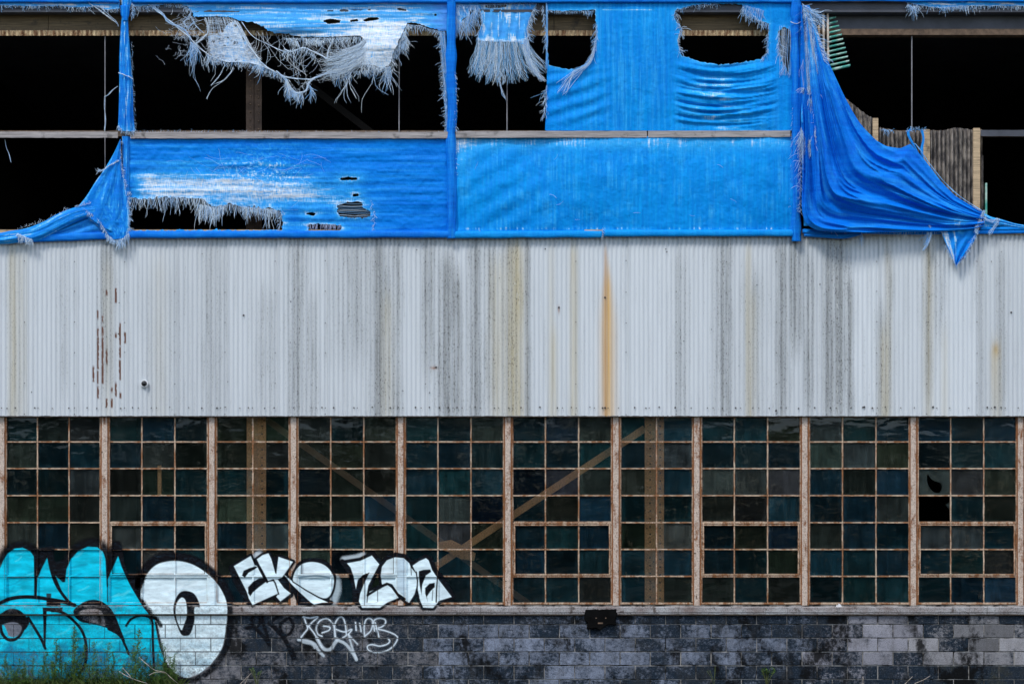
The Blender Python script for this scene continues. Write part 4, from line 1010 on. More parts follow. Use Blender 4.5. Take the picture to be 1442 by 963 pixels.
# --- gathered drape at the open bay
def drape_gathered():
    t = thing('tarp_drape', 'gathered blue tarp drape swept aside from the post across the open bay onto the cladding', 'tarp')
    k = lambda q: [(a/5.35, 170+b/5.35) for a, b in q]
    fold = lambda f, a: (lambda U, V, X, Y: -.115-.05*np.sin(np.pi*V)**.7+a*np.sin(V*f+U*3+4*fbm(U*4+f, V*3))*(.35+.65*U)+.006*(fbm(X*.3,Y*.3)-.5))
    wear = lambda U, V, X, Y: .05+.38*sst(.46,.80,fbm(U*7, V*26, 4))+.45*(V > .965)+.3*(V < .03)
    # the hanging triangle
    ruled('sheet', k([(905,140),(860,240),(790,360),(720,460),(650,570),(585,650)]), k([(910,140),(915,300),(940,480),(965,620),(972,760),(960,870)]), 120, 60, fold(19, .017), wear, M['tarp'], t,
          warp=lambda U, V: np.stack([V*0, 7*np.sin(np.pi*V)*U], -1))
    ruled('lower_fold', k([(585,650),(640,720),(720,780),(790,850),(820,900)]), k([(965,640),(970,720),(972,790),(965,840),(955,880)]), 50, 50, fold(15, .014), wear, M['tarp'], t)
    # the rope-like swag towards the far side
    ruled('swag', k([(690,640),(560,655),(440,700),(330,760),(200,810),(80,830),(-60,850),(-500,860)]), k([(760,720),(640,740),(500,800),(400,850),(270,910),(130,920),(0,930),(-500,930)]), 150, 36, fold(11, .014), lambda U, V, X, Y: .06+.55*sst(.46,.78,fbm(U*9, V*16, 4)), M['tarp'], t)
    ruled('under_fold', k([(700,690),(560,770),(420,830),(280,880)]), k([(830,860),(650,895),(450,905),(250,912)]), 80, 30, lambda U, V, X, Y: -.09+.012*np.sin(V*15+2*U+3*fbm(U*3,V*3)), lambda U, V, X, Y: .08+.2*fbm(X*.3,Y*.3), M['tarp_d'], t)
    roll('hem', [(40,336),(120,333),(184,331)], 11, -.088, M['tarp_d'], t, .03)
    T = Threads()
    F = lambda q, *a, **kw: T.fringe(k(q), *a, **kw)
    F([(810,860),(860,900),(920,890),(970,850)], .22, 6, 14, -.15, 92, 20, (.2,.95), .3); F([(960,560),(975,700),(970,840)], .5, 2, 5, -.13, 20, 60, (.2,.9), .26); F([(905,150),(905,300),(945,520)], .6, 1, 4, -.14, 20, 60, (.3,1), .26)
    F([(650,670),(740,740),(810,850)], .5, 2, 6, -.16, 120, 40, (.3,1), .26); F([(560,655),(680,625)], .6, 2, 5, -.15, -80, 50, (.4,1), .26, 0)
    T.rope(k([(895,300),(840,330),(790,365),(750,385)]), -.17, 6, 1.2, .4, (.4,.9)); F([(760,370),(740,385)], .3, 3, 7, -.15, 170, 40, (.5,1), .25, 0)
    F([(130,850),(180,870),(240,900)], .2, 4, 11, -.17, 95, 40, (.3,1), .28); F([(130,845),(150,885)], .3, 3, 7, -.17, 60, 60, (.3,.9), .28); F([(130,820),(330,760),(520,670)], 1.2, 1, 4, -.12, -70, 40, (.4,1), .25, 0)
    F([(945,540),(985,545)], .3, 2, 6, -.12, 60, 70, (.5,1), .25)
    T.rope([(7,197),(9,208),(13,218),(15.5,229)], -.02, 2, .4, .4, (.4,.8)); T.build(t)
drape_gathered()

# --- large sweeping drape
def drape_large():
    t = thing('tarp_drape', 'large blue tarp drape sweeping from the post in curved folds over broken sheets', 'tarp')
    up = [(1140,8),(1150,40),(1163,78),(1178,112),(1193,143),(1210,172),(1228,192),(1248,210),(1268,226),(1290,241),(1318,259),(1350,279),(1375,294),(1386,300)]
    lo = [(1126,8),(1126,60),(1127,120),(1128,180),(1129,240),(1130,300),(1145,322),(1180,327),(1230,327),(1280,327),(1330,326),(1365,323),(1386,318)]
    def dep(U, V, X, Y):
        w = 3.0*fbm(U*3.5+2, V*2.2+1, 3)
        a = .35+.65*np.sin(np.pi*np.clip(U, 0, 1))
        f = .058*np.sin(V*19+w*1.1-U*3.5)*(.5+fbm(U*4,V*7+3))+.11*(fbm(U*2.2, V*13-U*2, 2)-.5)-.10*(1-abs(2*fbm(U*2.6+4, V*11-U*3, 2)-1))**4+.020*(fbm(U*5, V*34-U*5, 3)-.5)
        return -.16-.10*np.sin(np.pi*V)**.8*np.sin(np.pi*U)**.7+f*a*(.25+.75*sst(0,.15,V))+.010*(fbm(X*.13,Y*.13)-.5)
    def wr(U, V, X, Y):
        return .02+.20*sst(.48,.80,fbm(U*7+X*.02, V*22+U*4, 4))+.75*gauss(X,1145,9)*(1-sst(90,150,Y))*fbm(X*.6,Y*.06)+.85*gauss(X,1350,12)*gauss(Y,312,9)*fbm(X*.5,Y*.5)
    upc = spline(up, False, 8); dl = np.r_[0, np.cumsum(np.linalg.norm(np.diff(upc, axis=0), axis=1))]
    def peak(U, V):      # the corner that is still tied up lifts the upper edge
        x = np.interp(U*dl[-1], dl, upc[:,0]); k = np.interp(x, [1235,1248,1268,1282,1292,1305,1325,1345], [0,-4,-17,-33,-29,-22,-8,0])
        return np.stack([V*0, k*np.exp(-(V/.22)**1.3)], -1)
    ruled('sheet', up, lo, 200, 150, dep, wr, M['tarp_d'], t, warp=peak)
    ruled('inner_flap', [(1131,60),(1136,110),(1131,130),(1128,170),(1136,176),(1130,200),(1130,250),(1132,318)], [(1140,60),(1147,110),(1146,140),(1149,170),(1146,200),(1148,240),(1153,285),(1172,320)], 120, 24, lambda U, V, X, Y: -.225+.016*np.sin(V*13+U*5+3*fbm(U*5,V*3)), lambda U, V, X, Y: .3+.7*gauss(Y,215,25)*fbm(X*.4,Y*.12)+.5*gauss(Y,100,30)*fbm(X*.5,Y*.1), M['tarp'], t)
    # tail running along the hem and the hanging corner
    ruled('tail', [(1384,299),(1395,305),(1410,309),(1442,317),(1500,322),(1590,324)], [(1384,321),(1395,319),(1412,318),(1442,323),(1500,327),(1590,329)], 90, 16, lambda U, V, X, Y: -.12+.012*np.sin(V*14+3*fbm(U*8,V*3)), lambda U, V, X, Y: .2+.4*fbm(X*.2,Y*.4), M['tarp'], t)
    ruled('hanging_corner', [(1324,323),(1329,336),(1336,352),(1342,366),(1345,373)], [(1376,318),(1374,334),(1366,350),(1356,365),(1347,374)], 60, 50, lambda U, V, X, Y: -.16+.022*np.sin(V*20+U*9+2*fbm(U*3,V*5))*(.3+U)+.02*U, lambda U, V, X, Y: .05+.8*sst(.75,.35,V+U*.3)*sst(.30,.62,fbm(U*3,V*14)), M['tarp'], t)
    ruled('under_roll', [(1132,322),(1160,325),(1190,326),(1212,327)], [(1132,333),(1160,335),(1190,336),(1212,331)], 60, 20, lambda U, V, X, Y: -.12-.03*np.sin(np.pi*V)+.008*np.sin(V*12+U*8), lambda U, V, X, Y: .1+U*0, M['tarp_d'], t)
    roll('hem', [(1130,325.5),(1250,327),(1384,327),(1480,325),(1590,325)], 6, -.085, M['tarp_d'], t, .025)
    roll('hem', [(1380,322),(1480,321.5),(1590,322)], 5, -.10, M['tarp'], t, .02)
    ruled('edge_tie', [(1286,206),(1280,196),(1277,187),(1281,181)], [(1294,216),(1287,202),(1281,190),(1283,182)], 24, 8, lambda U, V, X, Y: -.13+.006*np.sin(V*9), lambda U, V, X, Y: .2+U*0, M['tarp'], t)
    ruled('edge_tie', [(1296,184),(1299,195),(1296,210),(1298,222)], [(1300,183),(1302,196),(1300,210),(1301,224)], 24, 8, lambda U, V, X, Y: -.13+.006*np.sin(V*9), lambda U, V, X, Y: .2+U*0, M['tarp'], t)
    T = Threads()
    T.fringe([(1130,6),(1135,30),(1140,60),(1150,95)], .16, 8, 24, -.21, 62, 20, (.1,.95), .3, .12, .2); T.fringe([(1136,20),(1145,50),(1158,85)], .3, 6, 16, -.2, 40, 28, (.3,1), .28, .1, .2)
    T.fringe([(1130,10),(1150,25)], .25, 8, 18, -.2, 20, 25, (.2,.9), .28, .12, .2)
    for i in range(70): x = rnd.uniform(1132, 1149); T.rope([(x,60+rnd.uniform(-20,20)),(x+rnd.uniform(-4,4),95),(x+rnd.uniform(-3,3),125+rnd.uniform(-10,20))], -.235, 1, 1.4, .3, (.2,1))
    T.fringe([(1130,125),(1142,122),(1150,132)], .2, 4, 13, -.24, 90, 60, (.3,1), .28); T.fringe([(1150,125),(1148,160),(1150,200)], .4, 3, 10, -.24, 100, 40, (.3,1), .28)
    T.fringe([(1128,180),(1134,200),(1144,196),(1149,180)], .14, 6, 24, -.24, 92, 14, (.3,1), .28); T.fringe([(1127,190),(1127,300)], .8, 3, 9, -.22, 110, 60, (.2,.9), .26)
    T.fringe([(1135,140),(1145,140)], .25, 8, 22, -.235, 88, 10, (.2,.8), .3)
    T.fringe([(1165,318),(1180,320),(1195,321)], .3, 3, 9, -.2, 150, 60, (.3,1), .25); T.fringe([(1195,323),(1260,326),(1330,325)], .9, 2, 6, -.15, 120, 60, (.2,.9), .25)
    T.rope([(1309,316),(1311,328),(1307,342),(1300,352)], -.18, 9, 1.8, .35, (.1,.7)); T.fringe([(1308,325),(1305,342)], .5, 3, 12, -.18, 115, 25, (.1,.7), .27); T.fringe([(1213,326),(1214,330)], .3, 8, 20, -.14, 92, 6, (.1,.6), .27)
    T.fringe([(1330,345),(1340,362),(1347,374),(1360,358),(1374,330)], .6, 2, 6, -.17, 100, 50, (.2,.9), .25); T.rope([(1386,297),(1380,310),(1374,322),(1376,330)], -.19, 12, 2.2, .35, (.2,.9)); T.fringe([(1386,297),(1374,325)], .4, 3, 9, -.19, 60, 60, (.3,1), .25)
    T.rope([(1384,305),(1395,312),(1406,309),(1400,320),(1392,330)], -.15, 8, 2.4, .3, (.1,.8)); T.rope([(1288,202),(1296,212),(1310,232),(1330,257),(1352,277),(1384,298)], -.185, 4, .9, .4, (.1,.5))
    T.fringe([(1240,182),(1255,184)], .6, 3, 8, -.06, 60, 60, (.1,.5), .3); T.fringe([(1275,186),(1290,182),(1300,185)], .5, 2, 7, -.12, -60, 70, (.1,.6), .28, 0)
    T.build(t)
drape_large()

# ------------------------------------------------------------------ broken sheets in the open bay
def broken_sheets():
    def sheet(name, pts_top, y1, d, pitch, amp, mat, parent):
        tp = np.array(pts_top, float); n = int((tp[-1,0]-tp[0,0])/pitch*8); v = []; f = []; rows = 8
        for i in range(n+1):
            px = tp[0,0]+(tp[-1,0]-tp[0,0])*i/n; py0 = np.interp(px, tp[:,0], tp[:,1])+(float(vnoise(px*1.1, 4))-.5)*2.2
            dd = d+amp*math.cos(2*math.pi*px/pitch)
            for r in range(rows+1): v.append(P(px, py0+(y1-py0)*r/rows, dd))
        m = rows+1
        for i in range(n):
            for r in range(rows): f.append((i*m+r, i*m+r+1, (i+1)*m+r+1, (i+1)*m+r))
        return link(name, mesh(name, v, f, True), M[mat], parent)
    sheet('broken_sheet', [(1189,137),(1200,146),(1214,157),(1222,163),(1229,166)], 330, .03, 6.4, .028, 'oldsheet', ware)
    sheet('broken_sheet', [(1237,179),(1262,184),(1280,186),(1300,183)], 330, .04, 6.0, .034, 'oldsheet', ware)
    sheet('broken_sheet', [(1304,184),(1330,184),(1345,180),(1370,183),(1383,182)], 330, .03, 6.0, .034, 'oldsheet', ware)
    sheet('broken_sheet', [(1381,216),(1385,220)], 330, .035, 5.6, .012, 'oldsheet', ware)
    MB().bar(P(1388.5, 258, .03), P(1388.5, 330, .03), .025, .03).build('splinter', M['teal'], ware)
    for x, w, y0, n in ((1233, 7.5, 166.5, 0), (1305, 9, 182.5, 1), (1375.5, 9.5, 180.5, 2)):
        b = MB(); b.pbox(x-w/2, x+w/2, y0, 332, -.04, -.004); b.build('batten', M['batten'], ware)
broken_sheets()
def green_sheet():
    t = thing('fibreglass_sheet', 'torn green corrugated fibreglass sheet dangling below the eave', 'sheet')
    k = lambda a, b: (1110+a/8.011, b/8.011)
    for i in range(12):      # ribs built as slats; open gaps stand in for shade between ribs
        s = i/11; L = np.array(k(462, 215+(795-215)*s)); q = np.array(k(540+160*s**.9, 195+(545)*s)); d0 = .03-.10*s
        mb = MB(); n = 8
        for j in range(n+1):
            u = j/n; c = L*(1-u)+q*u; w = (3.3 if i < 11 else 4.2)*(1-.15*u); dd = d0+.03*u
            for (o, e) in ((-.5, .012), (-.25, -.006), (.1, -.010), (.5, .010)): mb.v.append(P(c[0], c[1]+o*w+rnd.uniform(-.12, .12), dd+e))
        for j in range(n):
            for m in range(3): a = j*4+m; mb.f.append((a, a+4, a+5, a+1))
        mb.build('slat', M['teal'], t, True)
    for a, w, y0, y1, m in ((395, 22, 120, 620, 'cream'), (445, 22, 120, 760, 'cream'), (345, 18, 290, 560, 'batten')):
        p0, p1 = k(a, y0), k(a+6, y1); MB().bar(P(*p0, .015), P(*p1, -.03), w/8/S, .02).build('batten', M[m], t)
green_sheet()

# ------------------------------------------------------------------ graffiti: thin paint films lying on blocks, sill, bars and glass
def paint_depth(X, Y):
    d = np.full(X.shape, YG)
    for r in ROWS[1:-1]: d = np.where(abs(Y-r) < 1.25, YB-.002, d)
    for a, b in zip(MUL[:-1], MUL[1:]):
        nc = 2 if b-a < 125 else 3; L, Rr = a+5.2, b-6.2
        for i in range(1, nc): d = np.where(abs(X-(L+(Rr-L)*i/nc)) < 1.2, YB, d)
        d = np.where((abs(X-(L+.6)) < 1.2) | (abs(X-(Rr-.6)) < 1.2), YB-.006, d)
    for a, b in zip(MUL[:-1], MUL[1:]):
        if a in SASH:
            L, Rr = a+5.2, b-6.2; inb = (X > L) & (X < Rr)
            d = np.where(inb & (abs(Y-811) < 1.9), YB-.002, d); d = np.where(inb & ((abs(Y-808.6) < 1.35) | (abs(Y-738.8) < 1.3)), YB-.014, d)
            d = np.where((Y > 736.6) & (Y < 810) & ((abs(X-L-3.2) < 1.5) | (abs(X-Rr+3.2) < 1.5)), YB-.014, d)
    d = np.where((Y > 848) & (Y < 852), YB-.007, d)
    for x in MUL: d = np.where((X > x-6.3) & (X < x+5.3), YM+.010, d); d = np.where((X > x-4.8) & (X < x+3.2), YM-.002, d)
    d = np.where(Y >= 852, -.061, d); d = np.where(Y > 864.6, -.0035, d)
    return d-.0035
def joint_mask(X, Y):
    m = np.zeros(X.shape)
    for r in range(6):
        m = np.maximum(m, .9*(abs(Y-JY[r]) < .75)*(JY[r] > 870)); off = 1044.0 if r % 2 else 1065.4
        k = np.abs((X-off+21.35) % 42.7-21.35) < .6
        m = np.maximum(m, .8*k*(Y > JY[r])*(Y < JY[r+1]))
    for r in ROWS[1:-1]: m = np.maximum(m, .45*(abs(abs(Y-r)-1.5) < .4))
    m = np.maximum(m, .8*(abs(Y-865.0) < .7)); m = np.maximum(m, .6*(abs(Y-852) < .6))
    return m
class Canvas:
    def __init__(s, x0, x1, y0, y1, step=.8):
        s.xs = np.arange(x0, x1, step); s.ys = np.arange(y0, y1, step); s.X, s.Y = np.meshgrid(s.xs, s.ys)
        s.c = np.zeros(s.X.shape+(3,)); s.a = np.zeros(s.X.shape)
    def put(s, m, col, var=0.0):
        m = np.clip(m, 0, 1); col = np.ones(s.X.shape+(3,))*np.array(col)
        if var: col = col*(1+var*(fbm(s.X*.06, s.Y*.22, 4)-.5)[...,None]*2)
        na = m+s.a*(1-m); w = np.where(na > 1e-6, m/np.maximum(na, 1e-6), 0)[...,None]
        s.c = s.c*(1-w)+col*w; s.a = na
    def poly(s, pts, col, soft=.8, var=0.0, op=1.0, sm=True):
        p = spline(pts, True, 5) if sm else np.array(pts, float)
        ins = inside(p, s.X, s.Y); d, _, _ = nearest(p, s.X, s.Y); sd = np.where(ins, d, -d); s.put(op*sst(-soft, soft, sd), col, var)
    def erase(s, pts, soft=.8):
        p = spline(pts, True, 5); ins = inside(p, s.X, s.Y); d, _, _ = nearest(p, s.X, s.Y); s.a = s.a*(1-sst(-soft, soft, np.where(ins, d, -d)))
    def stroke(s, pts, w, col, soft=.7, op=1.0, closed=False, sm=True):
        p = (spline(pts, closed, 6) if sm else np.array(pts, float)); d, _, _ = nearest(p, s.X, s.Y, closed); s.put(op*(1-sst(w/2-soft, w/2+soft, d)), col)
    def build(s, name, label, rough=1.0):
        jm = joint_mask(s.X, s.Y); a = s.a*(1-.35*jm); s.c = s.c*(1-.8*jm)[...,None]; y = paint_depth(s.X, s.Y)  # colour darkened at joints, sill and bar edges as painted recess shade
        low = sst(890, 955, s.Y)
        i = np.arange(s.X.size).reshape(s.X.shape); q = lambda z: np.stack([z[:-1,:-1], z[1:,:-1], z[1:,1:], z[:-1,1:]], -1)
        keep = (q(s.a).max(-1) > .06) & ((q(y).max(-1)-q(y).min(-1)) < .03)
        f = q(i)[keep]; used = np.unique(f); rm = np.zeros(s.X.size, int); rm[used] = np.arange(len(used))
        V = np.stack([wx(s.X, y), y, wz(s.Y, y)], -1).reshape(-1, 3)[used]; C = np.concatenate([s.c, a[...,None]], -1).reshape(-1, 4)[used]
        me = mesh(name, V, rm[f], False, C)
        w = me.attributes.new('Wear', 'FLOAT', 'POINT'); w.data.foreach_set('value', (rough*np.where(s.Y > 865, .35+.5*low, np.where(s.Y > 852, .45, .06))).ravel()[used].astype(np.float32))
        return tag(link(name, me, M['paint']), label, 'graffiti', 'graffiti sprayed along the wall')
K0 = (.004, .004, .006); TQ = (.002, .56, .74); WH = (.74, .89, .92)
def graffiti():
    A = lambda q: [(a/4.522, 750+b/4.522) for a, b in q]; B = lambda q: [(160+a/4.522, 750+b/4.522) for a, b in q]
    # turquoise letters
    g = Canvas(-40, 232, 754, 962)
    sh = [[(-120,230),(0,225),(22,175),(50,130),(95,100),(145,95),(190,115),(215,150),(222,230),(222,470),(0,480),(-120,480)], [(232,470),(240,290),(265,230),(305,152),(320,210),(335,290),(370,360),(445,470)],
          [(355,275),(400,315),(415,312),(425,230),(450,170),(500,115),(560,88),(620,92),(655,120),(672,170),(680,280),(682,470),(440,480)]]
    sp2 = A([(685,300),(720,220),(752,150)])+B([(50,215),(75,270),(125,360),(190,450),(238,520)])+A([(900,540),(690,520)])
    for p in sh: g.stroke(A(p), 6.0, K0, 3.2, 1.0, True)
    for q in ([(0,180),(40,110),(130,72),(200,95),(230,150)], [(440,140),(500,85),(580,55),(650,75),(690,140)]): g.stroke(A(q), 9, K0, 5, .95)
    g.poly(A([(216,90),(240,100),(330,85),(348,110),(300,150),(240,260),(232,420),(220,420),(222,200)]), K0, 2); g.poly(A([(310,150),(330,95),(350,180),(400,170),(445,140),(425,230),(415,312),(400,315),(355,275),(330,280)]), K0, 3)
    g.poly(A([(676,310),(688,180),(712,70),(765,60),(785,150),(752,150),(720,220)]), K0, 2.5); g.stroke(sp2, 5, K0, 2, 1, True)
    g.poly(B([(70,275),(130,262),(200,270),(182,340),(172,400),(186,450),(150,400),(110,340)]), K0, 2)
    for p in sh: g.poly(A(p), TQ, .8, .50, sm=False)
    g.poly(sp2, TQ, .8, .5, sm=False)
    body = A([(-200,455),(0,440),(690,440)])+B([(235,512),(262,560),(270,620),(290,720),(330,820),(330,960)])+A([(400,985),(-200,985)])
    g.poly(body, TQ, .8, .55, sm=False)
    msk = g.a.copy()
    for k_ in range(46):
        x, y = rnd.choice([(rnd.uniform(20,190), rnd.uniform(120,400)), (rnd.uniform(440,640), rnd.uniform(130,430)), (rnd.uniform(690,780), rnd.uniform(280,470)), (rnd.uniform(0,520), rnd.uniform(560,860)), (rnd.uniform(560,760), rnd.uniform(600,860))])
        L = rnd.uniform(30, 110); p = np.array(A([(x, y), (x+L*.5, y-10), (x+L, y-30+rnd.uniform(-10,10))])); dd, _, _ = nearest(spline(p, False, 5), g.X, g.Y, False)
        lite = rnd.random() < .45; ins_ = np.minimum(sst(.0, 1, (np.linalg.norm(g.c-np.array(TQ), axis=-1) < .45)*1.0), msk)
        g.put(rnd.uniform(.25, .6)*(1-sst(.2, rnd.uniform(1.2, 2.6), dd))*ins_, (.10,.74,.84) if lite else (.002,.30,.46))
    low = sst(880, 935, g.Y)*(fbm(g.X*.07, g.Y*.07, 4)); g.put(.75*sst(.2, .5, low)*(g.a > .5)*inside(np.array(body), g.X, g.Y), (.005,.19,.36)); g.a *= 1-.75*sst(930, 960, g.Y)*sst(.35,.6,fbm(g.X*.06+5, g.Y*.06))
    g.poly(A([(205,420),(232,420),(236,560),(200,560)]), TQ, 1, .2)
    S_ = lambda q, w, f=A, soft=.6: g.stroke(f(q), w*1.25/4.522, K0, soft)
    S_([(222,150),(224,280),(224,410)], 12); S_([(308,150),(330,250),(365,340),(430,430),(472,462)], 16); S_([(-120,480),(0,445),(60,420),(140,408),(230,410),(330,425),(410,440),(475,460)], 20)
    S_([(676,160),(682,300),(684,340)], 8); g.poly(A([(295,385),(326,385),(326,412),(296,412)]), (.02,.05,.06), .6, sm=False); g.poly(A([(295,420),(386,430),(386,470),(296,468)]), K0, .6, sm=False); g.poly(A([(270,474),(400,474),(396,500),(274,500)]), K0, .6, sm=False)
    g.poly(A([(272,490),(298,490),(295,600),(290,742),(278,690),(276,600)]), K0, .6, sm=False)
    g.poly(A([(-60,530),(0,515),(40,490),(85,482),(130,495),(165,530),(188,560),(165,612),(130,612),(60,575),(0,590),(-60,600)]), K0, .7); S_([(8,585),(10,630),(40,672),(80,682),(120,660),(150,610)], 16)
    g.poly(A([(15,590),(60,570),(110,572),(138,600),(125,640),(90,662),(50,652),(25,625)]), (.16,.17,.20), .7, .6); g.poly(A([(14,588),(28,590),(50,640),(44,650),(22,625)]), TQ, .6)
    S_([(180,540),(230,620),(265,680),(288,735)], 15); S_([(330,495),(380,500),(430,525),(480,570),(520,620),(545,690),(550,770),(540,840),(515,880)], 15)
    g.poly(A([(470,490),(500,460),(550,432),(600,425),(650,437),(700,475),(735,530),(760,590),(785,655),(795,690),(740,640),(680,605),(600,582),(520,567),(480,538),(468,510)]), K0, .6)
    g.erase(A([(500,510),(520,492),(570,482),(630,487),(655,515),(668,560),(668,590),(600,574),(530,552),(508,538)]), .7)
    S_([(690,610),(760,650),(795,710),(820,770)], 13)
    S_([(40,105),(60,200),(100,300),(150,390),(200,470),(240,520)], 17, B); S_([(80,590),(110,550),(160,528),(210,530),(245,560),(250,700),(258,880)], 13, B); S_([(235,540),(270,545),(300,590)], 18, B); S_([(268,570),(285,640),(310,750),(350,840)], 11, B)
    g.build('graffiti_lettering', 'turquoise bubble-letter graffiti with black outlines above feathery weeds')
    # pale O
    g = Canvas(190, 346, 772, 962)
    o = [(172,400),(180,340),(215,260),(270,205),(340,182),(420,180),(500,200),(570,240),(640,300),(690,370),(720,450),(722,540),(710,640),(690,730),(640,810),(580,870),(510,910),(450,920),(390,890),(340,830),(305,740),(285,640),(270,570),(238,515),(190,450)]
    g.stroke(B([(150,330),(200,235),(265,170),(340,150),(430,152),(520,178),(610,238),(690,320),(742,430)]), 11, K0, 3.0); g.stroke(B([(735,440),(742,520),(740,620),(715,730),(650,840),(560,912),(460,942),(390,915),(330,840)]), 8, K0, 1.8)
    g.poly(B(o), WH, .7, .30)
    for k_ in range(40):
        x, y = rnd.uniform(200, 660), rnd.uniform(210, 880); L = rnd.uniform(40, 150); p = np.array(B([(x, y), (x+L*.5, y-16), (x+L, y-40)])); dd, _, _ = nearest(spline(p, False, 5), g.X, g.Y, False)
        g.put(rnd.uniform(.15, .5)*(1-sst(.2, rnd.uniform(1.2, 3), dd))*inside(np.array(B(o)), g.X, g.Y), rnd.choice([(.42,.62,.72), (.52,.70,.76), (.85,.95,.96)]))
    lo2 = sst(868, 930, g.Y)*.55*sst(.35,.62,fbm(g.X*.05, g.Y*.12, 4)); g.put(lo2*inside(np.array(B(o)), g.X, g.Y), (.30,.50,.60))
    g.poly(B([(380,480),(390,430),(415,385),(450,368),(500,378),(530,410),(550,470),(515,476),(515,560),(490,640),(460,655),(430,645),(405,590),(385,530)]), K0, .6)
    g.poly(B([(396,480),(406,440),(432,412),(455,425),(465,470),(465,530),(445,590),(432,618),(412,580),(398,530)]), WH, .6, .1)
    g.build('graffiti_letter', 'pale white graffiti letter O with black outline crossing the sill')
    # EKO
    E = lambda q: [(310+a/8.011, 760+b/8.011) for a, b in q]; u = 1/8.011
    g = Canvas(318, 482, 770, 860, .7)
    g.put(.55*(1-sst(2, 9, nearest(np.array(E([(1310,440),(1320,560),(1280,680)])), g.X, g.Y, False)[0])), (.7,.85,.9)); g.put(.7*(1-sst(1, 7, nearest(np.array(E([(395,190),(440,140)])), g.X, g.Y, False)[0])), (.75,.85,.9))
    e = [(155,295),(345,180),(390,285),(430,295),(480,420),(530,470),(600,465),(655,600),(365,730),(325,660),(300,580)]
    k1 = [(410,220),(480,170),(545,150),(575,210),(625,380),(660,190),(820,245),(735,370),(690,430),(650,440),(600,450),(545,470),(480,340)]; k2 = [(600,455),(650,445),(720,540),(800,600),(680,690),(635,640),(660,600)]
    k3 = [(720,390),(820,470),(960,570),(1100,650),(1200,690),(1250,705),(1150,705),(1060,725),(1020,700),(900,590),(800,490)]; oo = [(830,400),(870,320),(940,265),(1040,248),(1150,270),(1230,330),(1280,420),(1275,530),(1240,620),(1190,655),(1120,640),(1000,580),(880,500),(825,465)]
    for p, sm in ((e,0),(k1,0),(k2,0),(k3,0),(oo,1)): g.stroke(E(p), 54*u, K0, .9, 1, True, bool(sm))
    g.stroke(E([(125,310),(165,450),(330,720)]), 55*u, K0, 1.0, sm=False); g.stroke(E([(840,400),(870,290),(950,235),(1060,220),(1170,240),(1250,310),(1295,420)]), 34*u, K0, .8); g.poly(E([(740,370),(830,470),(1010,690),(1060,735),(1240,712),(1230,725),(880,735),(830,610),(690,440)]), K0, .6, sm=False)
    g.stroke(E([(365,740),(600,640),(680,705),(810,625)]), 34*u, K0, .8, sm=False)
    for p, sm in ((e,0),(k1,0),(k2,0),(k3,0),(oo,1)): g.poly(E(p), WH, .5, .32, sm=bool(sm))
    for p in ([(245,400),(265,345),(330,315),(400,295),(428,300),(390,330),(320,370),(280,425)], [(315,530),(370,470),(440,430),(500,425),(522,470),(440,530),(370,590),(340,635),(315,600)], [(582,205),(640,180),(655,155),(655,210),(635,385),(620,370)], [(650,440),(710,420),(830,590),(800,605),(720,540)]): g.poly(E(p), K0, .5, sm=False)
    for q, w in (([(400,220),(450,330),(530,470)], 30), ([(530,470),(600,448),(625,490),(660,610)], 16), ([(820,470),(960,560),(1120,650),(1250,712)], 14)): g.stroke(E(q), w*u, K0, .5, sm=False)
    g.stroke(E([(880,425),(1000,408),(1100,405),(1240,425)]), 16*u, (.12,.24,.32), .8, .85); g.stroke(E([(920,290),(905,380)]), 10*u, (.2,.35,.42), .8, .6); g.stroke(E([(1000,450),(1080,440),(1180,450)]), 12*u, (.3,.5,.56), 1, .6)
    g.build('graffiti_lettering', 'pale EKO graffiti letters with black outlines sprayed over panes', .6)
    # second word
    Z = lambda q: [(470+a/8.011, 760+b/8.011) for a, b in q]
    g = Canvas(476, 646, 770, 860, .7)
    z = [(150,262),(300,235),(430,175),(518,280),(460,390),(400,500),(385,590),(500,545),(610,510),(650,540),(730,650),(600,705),(520,762),(320,762),(285,690),(300,600),(340,500),(400,370),(330,390),(270,450),(250,550),(225,410),(190,310)]
    o2 = [(530,400),(545,300),(600,230),(690,195),(790,205),(850,260),(870,310),(930,380),(940,500),(910,610),(850,705),(820,690),(740,620),(660,500),(600,480),(545,500)]; ar = [(890,290),(960,240),(1040,205),(1070,230),(1110,340),(1150,400),(1200,470),(1330,640),(1200,680),(1140,740),(1120,765),(1010,760),(980,690),(950,600),(945,450),(935,380)]
    g.put(.6*(1-sst(1, 6, nearest(np.array(Z([(110,215),(250,195),(330,165)])), g.X, g.Y, False)[0])), (.75,.85,.9))
    for p in (z, o2, ar): g.stroke(Z(p), 58*u, K0, 1.0, 1, True, False)
    for q, w in (([(95,240),(190,370),(240,560),(240,680),(300,740)], 55), ([(110,245),(300,215),(440,140),(500,230)], 40), ([(540,270),(600,200),(700,160),(800,180),(880,260)], 46), ([(900,260),(1040,185),(1100,220),(1150,340),(1240,440),(1350,640)], 42)): g.stroke(Z(q), w*u, K0, 1.0, 1, False, False)
    for p in (z, o2, ar): g.poly(Z(p), WH, .5, .32, sm=False)
    for p in ([(405,362),(330,395),(270,460),(248,580),(290,625),(335,500)], [(960,350),(1010,335),(1090,330),(1100,360),(1040,400),(1000,500),(990,620),(970,520),(958,400)], [(1030,540),(1080,490),(1140,480),(1140,530),(1090,580),(1050,640),(1062,700),(1030,600)], [(1150,740),(1180,690),(1340,640),(1330,660),(1230,705)]): g.poly(Z(p), K0, .5, sm=False)
